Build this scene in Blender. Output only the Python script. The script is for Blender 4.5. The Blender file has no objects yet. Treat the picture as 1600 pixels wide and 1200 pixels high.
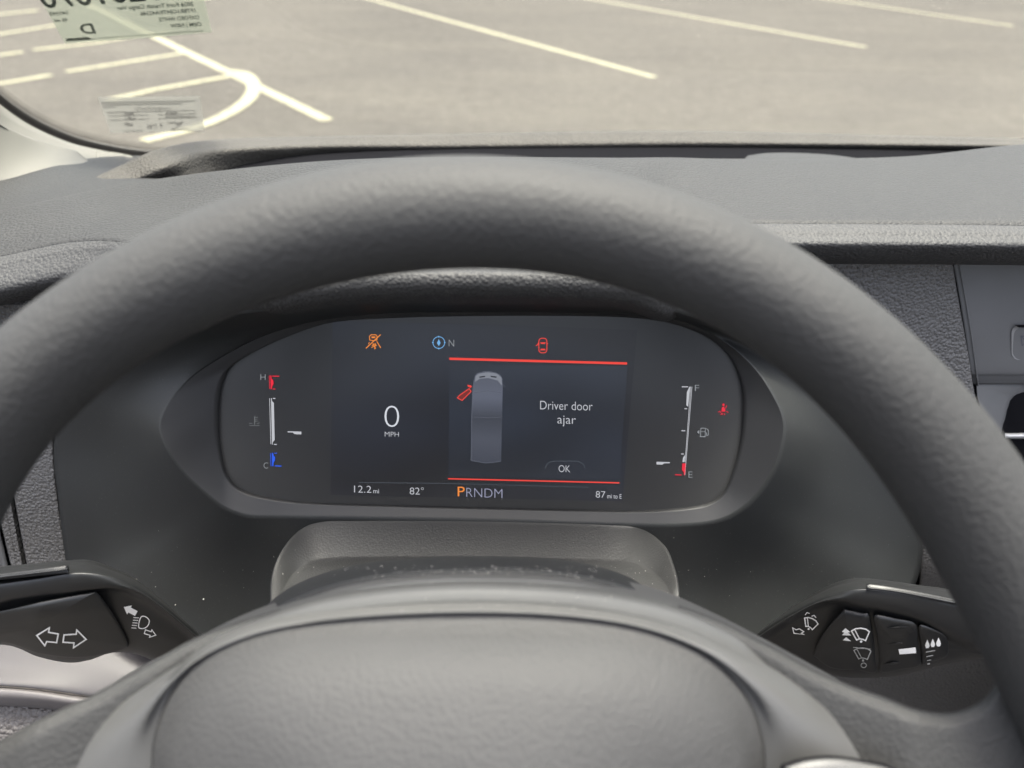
import bpy, bmesh, math, random
import numpy as np
from mathutils import Vector, Matrix
from mathutils.bvhtree import BVHTree

random.seed(4)
scene = bpy.context.scene
COL = scene.collection

# ------------------------------------------------------------------ camera
FPX = 1200.0                       # focal length in photograph pixels (1600 wide)
PITCH, ROLL = math.radians(33), math.radians(1.2)
EYE = Vector((0, 0, 1.70))
_r = Vector((1, 0, 0)); _u = Vector((0, math.sin(PITCH), math.cos(PITCH))); FWD = Vector((0, math.cos(PITCH), -math.sin(PITCH)))
CX = math.cos(ROLL) * _r + math.sin(ROLL) * _u
CY = -math.sin(ROLL) * _r + math.cos(ROLL) * _u
cam_d = bpy.data.cameras.new('camera'); cam = bpy.data.objects.new('camera', cam_d); COL.objects.link(cam)
m3 = Matrix((CX, CY, -FWD)).transposed()
cam.matrix_world = Matrix.Translation(EYE) @ m3.to_4x4()
cam_d.sensor_width = 36; cam_d.lens = 36 * FPX / 1600
cam_d.clip_start = 0.01; cam_d.clip_end = 2000
cam_d.dof.use_dof = True; cam_d.dof.focus_distance = 0.43; cam_d.dof.aperture_fstop = 7.5
scene.camera = cam

# ------------------------------------------------------------------ light
SUN_EL, SUN_AZ = math.radians(85), math.radians(35)     # azimuth from straight ahead (+y) towards the right (+x)
world = bpy.data.worlds.new("World"); scene.world = world; world.use_nodes = True
wn = world.node_tree; bg = wn.nodes['Background']
sky = wn.nodes.new('ShaderNodeTexSky'); sky.sky_type = 'NISHITA'; sky.sun_disc = False
sky.sun_elevation = SUN_EL; sky.sun_rotation = SUN_AZ; sky.dust_density = 8; sky.air_density = .8; sky.ozone_density = 0
hz = wn.nodes.new('ShaderNodeHueSaturation'); hz.inputs['Saturation'].default_value = .65     # milky, hazy daylight
wn.links.new(sky.outputs[0], hz.inputs['Color']); wn.links.new(hz.outputs[0], bg.inputs[0]); bg.inputs[1].default_value = 0.15
sun_d = bpy.data.lights.new('sun', 'SUN'); sun = bpy.data.objects.new('sun', sun_d); COL.objects.link(sun)
sun_d.energy = 1.3; sun_d.angle = math.radians(10); sun_d.color = (1, .95, .87)
to_sun = Vector((math.sin(SUN_AZ) * math.cos(SUN_EL), math.cos(SUN_AZ) * math.cos(SUN_EL), math.sin(SUN_EL)))
sun.rotation_euler = to_sun.to_track_quat('Z', 'Y').to_euler()
scene.view_settings.view_transform = 'Standard'; scene.view_settings.look = 'None'
EXPO = 2.65
scene.view_settings.exposure = EXPO; scene.view_settings.gamma = 1
scene.cycles.max_bounces = 8; scene.cycles.transparent_max_bounces = 12
scene.cycles.sample_clamp_indirect = 4

# ------------------------------------------------------------------ helpers
def ray(px, py):
    return (CX * ((px - 800) / FPX) + CY * ((600 - py) / FPX) + FWD)

def P(px, py, y):
    """the point seen at photograph pixel (px, py) that lies y metres ahead of the eye"""
    d = ray(px, py)
    return EYE + d * (y / d.y)

def PP(px, py, o, n):
    """the point of the plane (o, n) seen at a photograph pixel"""
    d = ray(px, py)
    return EYE + d * ((o - EYE).dot(n) / d.dot(n))

def lin(c):
    c /= 255.0
    return c / 12.92 if c <= .04045 else ((c + .055) / 1.055) ** 2.4

def spline(pts, n, closed=False):
    """Catmull-Rom through pts (any dimension), n samples"""
    a = np.array([list(p) for p in pts], float); k = len(a)
    out = []
    for i in range(n):
        t = i / n * k if closed else i / (n - 1) * (k - 1)
        j = min(int(t), k - 1 if closed else k - 2); f = t - j
        g = (lambda q: a[q % k]) if closed else (lambda q: a[min(max(q, 0), k - 1)] if 0 <= q < k else (2 * a[0] - a[1] if q < 0 else 2 * a[-1] - a[-2]))
        p0, p1, p2, p3 = g(j - 1), g(j), g(j + 1), g(j + 2)
        out.append(.5 * (2 * p1 + (p2 - p0) * f + (2 * p0 - 5 * p1 + 4 * p2 - p3) * f * f + (3 * p1 - p0 - 3 * p2 + p3) * f ** 3))
    return out

def mesh_obj(name, verts, faces, mat=None, parent=None, smooth=True, toward=True, angle=None):
    me = bpy.data.meshes.new(name)
    me.from_pydata([tuple(v) for v in verts], [], faces); me.validate()
    if toward is not None:
        bm = bmesh.new(); bm.from_mesh(me); s = 0
        for f in list(bm.faces)[::max(1, len(bm.faces) // 200)]:
            s += f.normal.dot((EYE - f.calc_center_median()).normalized())
        if (s < 0) == bool(toward):
            bmesh.ops.reverse_faces(bm, faces=bm.faces)
        bm.to_mesh(me); bm.free()
    if mat: me.materials.append(mat)
    if smooth: me.shade_smooth()
    o = bpy.data.objects.new(name, me); COL.objects.link(o)
    if parent: o.parent = parent
    return o

def solid(o, t):
    m = o.modifiers.new('thickness', 'SOLIDIFY'); m.thickness = t; m.offset = -1; m.use_even_offset = False
    return o

def grid(name, rows, nu, nv, mat, parent=None, closed_u=False, closed_v=False, thick=0, linear=False):
    """surface through rows of 3D points (every row same count), smoothed both ways"""
    R = [spline(r, nu, closed_u) for r in rows]
    out = []
    for i in range(nu):
        if linear:      # straight runs between the rows, tight bends at them
            c = np.array([r[i] for r in R], float); t = np.linspace(0, len(R) - 1, nv)
            out.append(np.stack([np.interp(t, range(len(R)), c[:, q]) for q in range(3)], 1))
        else:
            out.append(spline([r[i] for r in R], nv, closed_v))
    verts = [out[i][j] for i in range(nu) for j in range(nv)]
    faces = []
    for i in range(nu if closed_u else nu - 1):
        for j in range(nv if closed_v else nv - 1):
            a, b = i, (i + 1) % nu; c, d = j, (j + 1) % nv
            faces.append((a * nv + c, b * nv + c, b * nv + d, a * nv + d))
    o = mesh_obj(name, verts, faces, mat, parent)
    if thick: solid(o, thick)
    return o

def empty(name, label=None, cat=None, group=None, kind=None, loc=None):
    o = bpy.data.objects.new(name, None); COL.objects.link(o); o.empty_display_size = .02
    if loc is not None: o.location = loc
    return tag(o, label, cat, group, kind)

def tag(o, label=None, cat=None, group=None, kind=None):
    if label: o['label'] = label
    if cat: o['category'] = cat
    if group: o['group'] = group
    if kind: o['kind'] = kind
    return o

# decals and prints --------------------------------------------------------
class Plane:
    def __init__(s, o, n): s.o, s.n = o, n
    def hit(s, px, py, up=.0002):
        return PP(px, py, s.o, s.n) + s.n * up

class Surf:
    """print laid on real surfaces: the pixel's line of sight meets the mesh"""
    def __init__(s, *objs):
        s.t = []
        dg = bpy.context.evaluated_depsgraph_get(); dg.update()
        for o in objs:
            e = o.evaluated_get(dg); me = e.to_mesh()
            s.t.append(BVHTree.FromPolygons([o.matrix_world @ v.co for v in me.vertices], [tuple(p.vertices) for p in me.polygons])); e.to_mesh_clear()
        s.last = None
    def hit(s, px, py, up=.0002):
        d = ray(px, py).normalized(); best = None
        for t in s.t:
            h = t.ray_cast(EYE, d)
            if h[0] is not None and (best is None or h[3] < best): best = h[3]
        if best is None: best = s.last or .4
        s.last = best
        return EYE + d * (best - up)

def poly_faces(shapes):
    """shapes: list of closed polygons (pixel lists) -> verts2d, faces, layer"""
    V, F, L = [], [], []
    for k, s in enumerate(shapes):
        n0 = len(V); V += list(s); L += [k] * len(s); F.append(tuple(range(n0, n0 + len(s))))
    return V, F, L

def stroke(pts, w, closed=False):
    """polyline -> list of quads (pixel space), mitred"""
    n = len(pts); L, Rr = [], []
    for i in range(n):
        p = np.array(pts[i], float)
        a = np.array(pts[(i - 1) % n] if (closed or i > 0) else pts[i], float)
        b = np.array(pts[(i + 1) % n] if (closed or i < n - 1) else pts[i], float)
        d1 = p - a; d2 = b - p
        d1 = d1 / (np.linalg.norm(d1) or 1); d2 = d2 / (np.linalg.norm(d2) or 1)
        if not closed and i == 0: d1 = d2
        if not closed and i == n - 1: d2 = d1
        t = d1 + d2; ln = np.linalg.norm(t); t = t / ln if ln > 1e-6 else d1
        nn = np.array([-t[1], t[0]]); c = max(.45, abs(np.dot(nn, np.array([-d1[1], d1[0]]))))
        L.append(tuple(p + nn * w / 2 / c)); Rr.append(tuple(p - nn * w / 2 / c))
    q = []
    for i in range(n if closed else n - 1):
        j = (i + 1) % n
        q.append([L[i], L[j], Rr[j], Rr[i]])
    return q

def decal(name, target, shapes, mat, parent, up=.0002):
    V, F, L = [], [], []
    for k, s in enumerate(shapes):
        n0 = len(V)
        for (x, y) in s: V.append(target.hit(x, y, up + k * 4e-6))
        F.append(tuple(range(n0, n0 + len(s))))
    o = mesh_obj(name, V, F, mat, parent, smooth=False)
    return o

def arc(cx, cy, rx, ry, a0, a1, n=16):
    return [(cx + rx * math.cos(math.radians(a0 + (a1 - a0) * i / n)), cy - ry * math.sin(math.radians(a0 + (a1 - a0) * i / n))) for i in range(n + 1)]

def rrect(x0, y0, x1, y1, r, n=4):
    o = []
    for (cx, cy, a) in ((x1 - r, y0 + r, 0), (x0 + r, y0 + r, 90), (x0 + r, y1 - r, 180), (x1 - r, y1 - r, 270)):
        o += [(cx + r * math.cos(math.radians(a + 90 * i / n)), cy - r * math.sin(math.radians(a + 90 * i / n))) for i in range(n + 1)]
    return o

def text(name, txt, target, p0, p1, cap, mat, parent, lean=0.0, thin=-.006, up=.0003):
    """lettering whose baseline runs from pixel p0 to p1, capitals cap pixels tall"""
    cu = bpy.data.curves.new('lettering', 'FONT'); cu.body = txt; cu.size = 1; cu.offset = thin; cu.resolution_u = 4
    ob = bpy.data.objects.new('lettering', cu); COL.objects.link(ob)
    dg = bpy.context.evaluated_depsgraph_get(); dg.update()
    e = ob.evaluated_get(dg); me = e.to_mesh()
    co = [(v.co.x, v.co.y) for v in me.vertices]; fc = [tuple(p.vertices) for p in me.polygons]
    e.to_mesh_clear(); COL.objects.unlink(ob); bpy.data.objects.remove(ob)
    x0 = min(c[0] for c in co); x1 = max(c[0] for c in co)
    V = []
    for (x, y) in co:
        t = (x - x0) / (x1 - x0); h = y / .727 * cap
        V.append(target.hit(p0[0] + (p1[0] - p0[0]) * t + lean * h, p0[1] + (p1[1] - p0[1]) * t - h, up))
    return mesh_obj(name, V, fc, mat, parent, smooth=False)

# materials ----------------------------------------------------------------
def new_mat(name):
    m = bpy.data.materials.new(name); m.use_nodes = True
    return m, m.node_tree.nodes, m.node_tree.links, m.node_tree.nodes['Principled BSDF']

def plastic(name, col, rough=.5, cell=0, depth=0, fine=2500, fine_d=.00002, spec=.5, dust=.0, mottle=.12):
    """moulded plastic: col base colour, cell = leather grain cells per metre, depth in metres"""
    m, N, K, b = new_mat(name)
    tc = N.new('ShaderNodeTexCoord')
    b.inputs['Roughness'].default_value = rough; b.inputs['Specular IOR Level'].default_value = spec
    n1 = N.new('ShaderNodeTexNoise'); n1.inputs['Scale'].default_value = 14; n1.inputs['Detail'].default_value = 6
    K.new(tc.outputs['Object'], n1.inputs['Vector'])
    mp = N.new('ShaderNodeMapRange'); mp.inputs[1].default_value = .3; mp.inputs[2].default_value = .7
    mp.inputs[3].default_value = 1 - mottle; mp.inputs[4].default_value = 1 + mottle
    K.new(n1.outputs[0], mp.inputs[0])
    mx = N.new('ShaderNodeVectorMath'); mx.operation = 'SCALE'; mx.inputs[0].default_value = col
    K.new(mp.outputs[0], mx.inputs['Scale'])
    src = mx.outputs[0]
    if dust:   # fine dust lying on the surface: small pale flecks of its own colour
        dn = N.new('ShaderNodeTexNoise'); dn.inputs['Scale'].default_value = 900; dn.inputs['Detail'].default_value = 2
        K.new(tc.outputs['Object'], dn.inputs['Vector'])
        dr = N.new('ShaderNodeMapRange'); dr.inputs[1].default_value = .66; dr.inputs[2].default_value = .78; dr.inputs[4].default_value = dust
        K.new(dn.outputs[0], dr.inputs[0])
        mm = N.new('ShaderNodeMix'); mm.data_type = 'RGBA'; mm.inputs[7].default_value = (.3, .29, .27, 1)
        K.new(dr.outputs[0], mm.inputs[0]); K.new(src, mm.inputs[6]); src = mm.outputs[2]
    K.new(src, b.inputs['Base Color'])
    rr = N.new('ShaderNodeMapRange'); rr.inputs[3].default_value = rough - .06; rr.inputs[4].default_value = rough + .08
    K.new(n1.outputs[0], rr.inputs[0]); K.new(rr.outputs[0], b.inputs['Roughness'])
    last = None
    if fine_d:
        f = N.new('ShaderNodeTexNoise'); f.inputs['Scale'].default_value = fine; f.inputs['Detail'].default_value = 3
        K.new(tc.outputs['Object'], f.inputs['Vector'])
        bp = N.new('ShaderNodeBump'); bp.inputs['Distance'].default_value = fine_d; bp.inputs['Strength'].default_value = 1
        K.new(f.outputs[0], bp.inputs['Height']); last = bp
    if cell:
        w = N.new('ShaderNodeTexNoise'); w.inputs['Scale'].default_value = cell * .55; w.inputs['Detail'].default_value = 3
        K.new(tc.outputs['Object'], w.inputs['Vector'])
        ad = N.new('ShaderNodeVectorMath'); ad.operation = 'MULTIPLY_ADD'
        ad.inputs[1].default_value = (.6 / cell,) * 3
        K.new(w.outputs['Color'], ad.inputs[0]); K.new(tc.outputs['Object'], ad.inputs[2])
        v = N.new('ShaderNodeTexVoronoi'); v.inputs['Scale'].default_value = cell; v.feature = 'SMOOTH_F1'; v.inputs['Smoothness'].default_value = .22
        K.new(ad.outputs[0], v.inputs['Vector'])
        inv = N.new('ShaderNodeMath'); inv.operation = 'SUBTRACT'; inv.inputs[0].default_value = 1
        K.new(v.outputs['Distance'], inv.inputs[1])
        b2 = N.new('ShaderNodeBump'); b2.inputs['Distance'].default_value = depth; b2.inputs['Strength'].default_value = 1
        K.new(inv.outputs[0], b2.inputs['Height'])
        if last: K.new(last.outputs[0], b2.inputs['Normal'])
        last = b2
    if last: K.new(last.outputs[0], b.inputs['Normal'])
    return m

def flat(name, col, rough=.6, spec=.3):
    m, N, K, b = new_mat(name)
    b.inputs['Base Color'].default_value = (*col, 1); b.inputs['Roughness'].default_value = rough; b.inputs['Specular IOR Level'].default_value = spec
    return m

def glow(name, rgb, k=1.0):
    """a lit pixel or lamp that shows as about rgb (0-255) at this exposure"""
    m, N, K, b = new_mat(name)
    c = [lin(v) for v in rgb]
    b.inputs['Base Color'].default_value = (.01, .01, .01, 1); b.inputs['Roughness'].default_value = .4; b.inputs['Specular IOR Level'].default_value = .1
    b.inputs['Emission Color'].default_value = (*c, 1); b.inputs['Emission Strength'].default_value = k / 2 ** EXPO
    return m

M = {}
M['pad'] = plastic('soft dash plastic', (.0165, .0165, .0165), .6, 560, .0005, spec=.3, dust=.15)
M['pad_leather'] = plastic('grained dash plastic', (.030, .030, .030), .6, 580, .0005, spec=.3)
M['ridge'] = plastic('grained ridge plastic', (.040, .037, .032), .62, 540, .0008, spec=.25)
M['smooth'] = plastic('smooth black plastic', (.0155, .0165, .0165), .55, fine=1800, fine_d=.00004, spec=.3, dust=.10)
M['bezel'] = plastic('satin bezel plastic', (.0115, .0115, .012), .5, fine_d=.00001, spec=.4)
M['fascia'] = plastic('grained fascia plastic', (.070, .068, .066), .5, 540, .0010, spec=.5)
M['fascia_smooth'] = plastic('plain fascia plastic', (.075, .076, .078), .5, fine=3000, fine_d=.00002, spec=.4)
M['lower'] = plastic('pale grey lower trim', (.050, .046, .0475), .5, fine=2200, fine_d=.00006, spec=.4)
M['rim'] = plastic('rim foam', (.024, .024, .0235), .64, 620, .00026, fine=900, fine_d=.00003, spec=.3)
M['hub'] = plastic('hub trim plastic', (.043, .043, .042), .5, fine=1500, fine_d=.00001, spec=.5)
M['airbag'] = plastic('airbag cover plastic', (.030, .030, .030), .66, 600, .00020, fine_d=.00002, spec=.3)
M['stalk'] = plastic('stalk plastic', (.009, .0095, .010), .42, fine=3000, fine_d=.00001, spec=.5)
M['shroud'] = plastic('column cover plastic', (.024, .024, .024), .48, 800, .0001, spec=.4)
M['dark'] = flat('deep recess black', (.005, .005, .006), 1.0, .03)
M['lens'] = flat('smoked display lens', (.028, .028, .028), .3, .3)
M['chrome'] = flat('satin silver trim', (.45, .45, .44), .28, .8)
M['print'] = flat('white pad print', (.88, .87, .83), .5)
M['print_dim'] = flat('worn grey pad print', (.36, .36, .34), .5)
M['pillar'] = plastic('cream pillar trim', (.095, .092, .080), .6, fine=1500, fine_d=.00006, spec=.3, mottle=.03)
M['rubber'] = flat('black rubber seal', (.03, .03, .03), .6)
M['ink'] = flat('green grey sticker ink', (.018, .035, .026), .6)
M['ink_black'] = flat('black ink', (.05, .05, .06), .6)

def sheet_mat(name, col, alpha, warm=0):
    """paper or film stuck to the glass: lets daylight through as well as reflecting it"""
    m, N, K, b = new_mat(name); N.remove(b)
    out = N['Material Output']
    d = N.new('ShaderNodeBsdfDiffuse'); d.inputs[0].default_value = (*col, 1)
    t = N.new('ShaderNodeBsdfTranslucent'); t.inputs[0].default_value = (*col, 1)
    tr = N.new('ShaderNodeBsdfTransparent')
    a = N.new('ShaderNodeMixShader'); a.inputs[0].default_value = .6
    K.new(d.outputs[0], a.inputs[1]); K.new(t.outputs[0], a.inputs[2])
    c = N.new('ShaderNodeMixShader'); c.inputs[0].default_value = alpha
    K.new(tr.outputs[0], c.inputs[1]); K.new(a.outputs[0], c.inputs[2]); K.new(c.outputs[0], out.inputs[0])
    return m

def glass_mat():
    """windscreen with a thin film of dust that catches the sun"""
    m, N, K, b = new_mat('dusty windscreen glass'); N.remove(b); out = N['Material Output']
    tc = N.new('ShaderNodeTexCoord')
    tr = N.new('ShaderNodeBsdfTransparent'); tr.inputs[0].default_value = (.95, .97, .95, 1)
    gl = N.new('ShaderNodeBsdfGlossy'); gl.inputs['Roughness'].default_value = .02
    a = N.new('ShaderNodeMixShader'); a.inputs[0].default_value = .045
    K.new(tr.outputs[0], a.inputs[1]); K.new(gl.outputs[0], a.inputs[2])
    d = N.new('ShaderNodeBsdfDiffuse'); d.inputs[0].default_value = (.75, .70, .60, 1)
    t = N.new('ShaderNodeBsdfTranslucent'); t.inputs[0].default_value = (.80, .75, .64, 1)
    du = N.new('ShaderNodeMixShader'); du.inputs[0].default_value = .6
    K.new(d.outputs[0], du.inputs[1]); K.new(t.outputs[0], du.inputs[2])
    n1 = N.new('ShaderNodeTexNoise'); n1.inputs['Scale'].default_value = 9; n1.inputs['Detail'].default_value = 7
    n2 = N.new('ShaderNodeTexNoise'); n2.inputs['Scale'].default_value = 420; n2.inputs['Detail'].default_value = 2
    mp0 = N.new('ShaderNodeMapping'); mp0.inputs['Scale'].default_value = (.35, 1, 1)
    K.new(tc.outputs['Object'], mp0.inputs[0]); K.new(mp0.outputs[0], n1.inputs['Vector']); K.new(tc.outputs['Object'], n2.inputs['Vector'])
    r1 = N.new('ShaderNodeMapRange'); r1.inputs[1].default_value = .3; r1.inputs[2].default_value = .75; r1.inputs[3].default_value = .022; r1.inputs[4].default_value = .036
    r2 = N.new('ShaderNodeMapRange'); r2.inputs[1].default_value = .68; r2.inputs[2].default_value = .8; r2.inputs[3].default_value = 0; r2.inputs[4].default_value = .12
    K.new(n1.outputs[0], r1.inputs[0]); K.new(n2.outputs[0], r2.inputs[0])
    s = N.new('ShaderNodeMath'); K.new(r1.outputs[0], s.inputs[0]); K.new(r2.outputs[0], s.inputs[1])
    c = N.new('ShaderNodeMixShader'); K.new(s.outputs[0], c.inputs[0]); K.new(a.outputs[0], c.inputs[1]); K.new(du.outputs[0], c.inputs[2])
    K.new(c.outputs[0], out.inputs[0])
    return m

def asphalt_mat():
    m, N, K, b = new_mat('weathered asphalt'); tc = N.new('ShaderNodeTexCoord')
    n1 = N.new('ShaderNodeTexNoise'); n1.inputs['Scale'].default_value = .9; n1.inputs['Detail'].default_value = 8; n1.inputs['Roughness'].default_value = .6
    n2 = N.new('ShaderNodeTexNoise'); n2.inputs['Scale'].default_value = 45; n2.inputs['Detail'].default_value = 5
    mpn = N.new('ShaderNodeMapping'); mpn.inputs['Scale'].default_value = (.45, 1, 1)
    K.new(tc.outputs['Object'], mpn.inputs[0]); K.new(mpn.outputs[0], n1.inputs['Vector']); K.new(tc.outputs['Object'], n2.inputs['Vector'])
    n3 = N.new('ShaderNodeTexNoise'); n3.inputs['Scale'].default_value = 7; n3.inputs['Detail'].default_value = 6; n3.inputs['Roughness'].default_value = .75
    K.new(tc.outputs['Object'], n3.inputs['Vector'])
    vs = N.new('ShaderNodeTexVoronoi'); vs.inputs['Scale'].default_value = 3.2; K.new(tc.outputs['Object'], vs.inputs['Vector'])
    sp = N.new('ShaderNodeMapRange'); sp.inputs[1].default_value = .05; sp.inputs[2].default_value = .12; sp.inputs[3].default_value = 1.5; sp.inputs[4].default_value = 1.0
    K.new(vs.outputs['Distance'], sp.inputs[0])
    n3r = N.new('ShaderNodeMapRange'); n3r.inputs[1].default_value = .3; n3r.inputs[2].default_value = .7; n3r.inputs[3].default_value = .72; n3r.inputs[4].default_value = 1.28
    K.new(n3.outputs[0], n3r.inputs[0])
    mq = N.new('ShaderNodeMath'); mq.operation = 'MULTIPLY'; K.new(n3r.outputs[0], mq.inputs[0]); K.new(sp.outputs[0], mq.inputs[1])
    c1 = N.new('ShaderNodeValToRGB'); e = c1.color_ramp.elements
    e[0].position = .35; e[0].color = (.030, .0285, .0265, 1); e[1].position = .72; e[1].color = (.041, .0385, .034, 1)
    K.new(n1.outputs[0], c1.inputs[0])
    r = N.new('ShaderNodeMapRange'); r.inputs[1].default_value = .3; r.inputs[2].default_value = .7; r.inputs[3].default_value = .4; r.inputs[4].default_value = 1.6
    K.new(n2.outputs[0], r.inputs[0])
    mr = N.new('ShaderNodeMath'); mr.operation = 'MULTIPLY'; K.new(r.outputs[0], mr.inputs[0]); K.new(mq.outputs[0], mr.inputs[1])
    v = N.new('ShaderNodeVectorMath'); v.operation = 'SCALE'; K.new(c1.outputs[0], v.inputs[0]); K.new(mr.outputs[0], v.inputs['Scale'])
    K.new(v.outputs[0], b.inputs['Base Color']); b.inputs['Roughness'].default_value = .95; b.inputs['Specular IOR Level'].default_value = .05
    bp = N.new('ShaderNodeBump'); bp.inputs['Distance'].default_value = .004; K.new(n2.outputs[0], bp.inputs['Height']); K.new(bp.outputs[0], b.inputs['Normal'])
    return m

def paint_mat():
    m, N, K, b = new_mat('worn road paint'); tc = N.new('ShaderNodeTexCoord')
    n = N.new('ShaderNodeTexNoise'); n.inputs['Scale'].default_value = 22; n.inputs['Detail'].default_value = 7
    K.new(tc.outputs['Object'], n.inputs['Vector'])
    c = N.new('ShaderNodeValToRGB'); e = c.color_ramp.elements
    e[0].position = .33; e[0].color = (.075, .07, .05, 1); e[1].position = .55; e[1].color = (.175, .166, .10, 1)
    K.new(n.outputs[0], c.inputs[0]); K.new(c.outputs[0], b.inputs['Base Color']); b.inputs['Roughness'].default_value = .8
    return m

# ------------------------------------------------------------------ the car park outside
GZ = Vector((0, 0, 0)); UP = Vector((0, 0, 1))
ground = mesh_obj('asphalt_ground', [(-400, -400, 0), (400, -400, 0), (400, 400, 0), (-400, 400, 0)], [(0, 1, 2, 3)], asphalt_mat(), smooth=False, toward=None)
tag(ground, 'sunlit grey brown asphalt of the car park beyond the windscreen', kind='structure')
M['paint'] = paint_mat()
def gpt(px, py): return PP(px, py, GZ, UP)
_ln = [0]
def road_line(pts, w=.10, ext0=0, label=None):
    q = [gpt(*p) for p in pts]; q = [(p.x, p.y) for p in q]
    if ext0:
        dx, dy = q[0][0] - q[1][0], q[0][1] - q[1][1]; l = math.hypot(dx, dy)
        q[0] = (q[0][0] + dx / l * ext0, q[0][1] + dy / l * ext0)
    z = .004 + .0007 * _ln[0]; _ln[0] += 1
    V, F = [], []
    for s in stroke(q, w):
        n = len(V); V += [(x, y, z) for x, y in s]; F.append((n, n + 1, n + 2, n + 3))
    o = mesh_obj('parking_line', V, F, M['paint'], ground, smooth=False, toward=None)
    if label: o['label'] = label
    return o
road_line([(600, 5), (1023, 121)], .095, 3)
road_line([(930, 0), (1353, 74)], .095, 3)
road_line([(1300, 0), (1583, 41)], .095, 3)
road_line([(1560, -12), (1790, 14)], .11, 3)
road_line([(250, 62), (512, 189)], .115, 4)
road_line([(-60, 142), (80, 118)], .10); road_line([(104, 113), (292, 83)], .10)
road_line([(-60, 96), (36, 82)], .10); road_line([(52, 79), (150, 68), (262, 50)], .10)
road_line([(-40, 62), (10, 53), (95, 39)], .10)
road_line([(-60, 30), (60, 17)], .12)
road_line([(170, 158), (240, 142), (362, 120)], .10)
road_line([(270, 5), (345, -4)], .12)
road_line(spline([(352, 112), (384, 118), (397, 138), (383, 162), (340, 188), (290, 206), (225, 222)], 22), .13, label='thick curved end of the hatched island')

# ------------------------------------------------------------------ windscreen
WO = EYE + Vector((0, .80, -.215)); WN = Vector((0, -math.sin(math.radians(44)), -math.cos(math.radians(44)))).normalized()
def wpt(px, py, up=0): return PP(px, py, WO, WN) + WN * up
ws = empty('windshield', 'wide raked windscreen with dusty glass between the cream pillar and the dash', 'windshield', loc=WO)
ws_inv = Matrix.Translation(-WO)
edge_px = [(-260, -60), (-120, 45), (-50, 118), (0, 163), (50, 196), (110, 222), (170, 236), (235, 244), (330, 248), (500, 252), (900, 256), (1700, 262)]
edge = [wpt(*p) for p in spline(edge_px, 60)]
tdir = Vector((0, -math.cos(math.radians(44)), math.sin(math.radians(44))))
topL = Vector((edge[0].x, WO.y, WO.z)) + tdir * 1.02; topR = Vector((1.25, WO.y, WO.z)) + tdir * 1.02
botR = Vector((1.25, WO.y, WO.z)) + tdir * (-.02)
gv = edge + [botR, topR, topL]
me_g = mesh_obj('glass', [v - WO for v in gv], [tuple(range(len(gv)))], glass_mat(), ws, smooth=False)
solid(me_g, .004)
me_g.modifiers['thickness'].offset = -1
# black printed border, its rubber edge and the dotted fade
fr_in = [(x + dx, y - dy) for (x, y), (dx, dy) in zip(edge_px, [(12, 18), (10, 18), (8, 15), (6, 14), (5, 13), (4, 12), (3, 11), (1, 10), (0, 8), (0, 6), (0, 4), (0, 4)])]
Va = [wpt(*p, .001) for p in spline(edge_px, 80)]; Vb = [wpt(*p, .001) for p in spline(fr_in, 80)]
fb = mesh_obj('border_band', [v - WO for v in Va + Vb], [(i, i + 1, 80 + i + 1, 80 + i) for i in range(79)], M['rubber'], ws)
solid(fb, .0015)
dotsV, dotsF = [], []
sp = spline(fr_in, 240)
for k in range(1, 239):
    p = np.array(sp[k]); t = np.array(sp[k + 1]) - np.array(sp[k - 1]); L = np.linalg.norm(t); t /= L
    if p[0] > 420: break
    nrm = np.array([t[1], -t[0]])
    for j in range(4):
        for h in range(2):
            c = p + nrm * (2.0 + 2.9 * j) + t * ((h + (j % 2) * .5) * L * .25); r = 1.05 - .2 * j
            n0 = len(dotsV)
            for a in range(6):
                dotsV.append(wpt(c[0] + r * math.cos(a * 1.047), c[1] + r * math.sin(a * 1.047), .001) - WO)
            dotsF.append(tuple(range(n0, n0 + 6)))
dots = mesh_obj('border_dots', dotsV, dotsF, M['rubber'], ws, smooth=False); dots['kind'] = 'stuff'

# stickers inside the glass (seen from behind: mirrored lettering)
WS1 = Plane(WO + WN * .003, WN)
stk = empty('window_sticker', 'pale green inventory sticker with large mirrored numbers, top left of the windscreen', 'sticker', loc=WS1.hit(200, 20))
def keep(o, parent):
    """parent o while leaving it where it stands"""
    o.parent = parent; o.matrix_parent_inverse = Matrix.Translation(-parent.location); return o
q = [(30, -60), (102, 68), (240, 58), (331, 50), (303, -70)]
keep(decal('film', WS1, [q], sheet_mat('pale green sticker film', (.110, .119, .096), .80), None, 0), stk)
def stx(name, t, a, b, cap, mat=None, lean=.4, thin=.022): keep(text(name, t, WS1, a, b, cap, mat or M['ink'], None, lean=-lean, thin=thin), stk)
stx('printed_number', 'T201070', (262, -2), (68, 12), 34, lean=.45, thin=.012)
stx('printed_line', '2026 Ford Transit Cargo Van', (303, 8.5), (184, 15), 6.6, lean=.25)
stx('printed_line', '1FTBR1C84TKA42346', (306, 18.5), (220, 24), 6.2, lean=.25)
stx('printed_line', 'OXFORD WHITE', (312, 29), (249, 33.3), 6.2, lean=.25)
stx('printed_line', 'OEM | NEW', (315.5, 40), (267, 43), 6.2, lean=.25)
stx('printed_line', 'S45395', (108, 21.5), (78, 24), 5.5)
stx('printed_line', '45 mi', (107, 32.5), (86, 34), 5)
stx('printed_letter', 'D', (150.5, 51), (129, 53), 16, lean=.45, thin=.02)
keep(decal('ruled_line', WS1, stroke([(318, 47.6), (143, 60.4)], 1.1) + [[(103, 60), (138, 57.4), (144, 61.5), (104, 64.2)]], M['ink'], None), stk)

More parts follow.
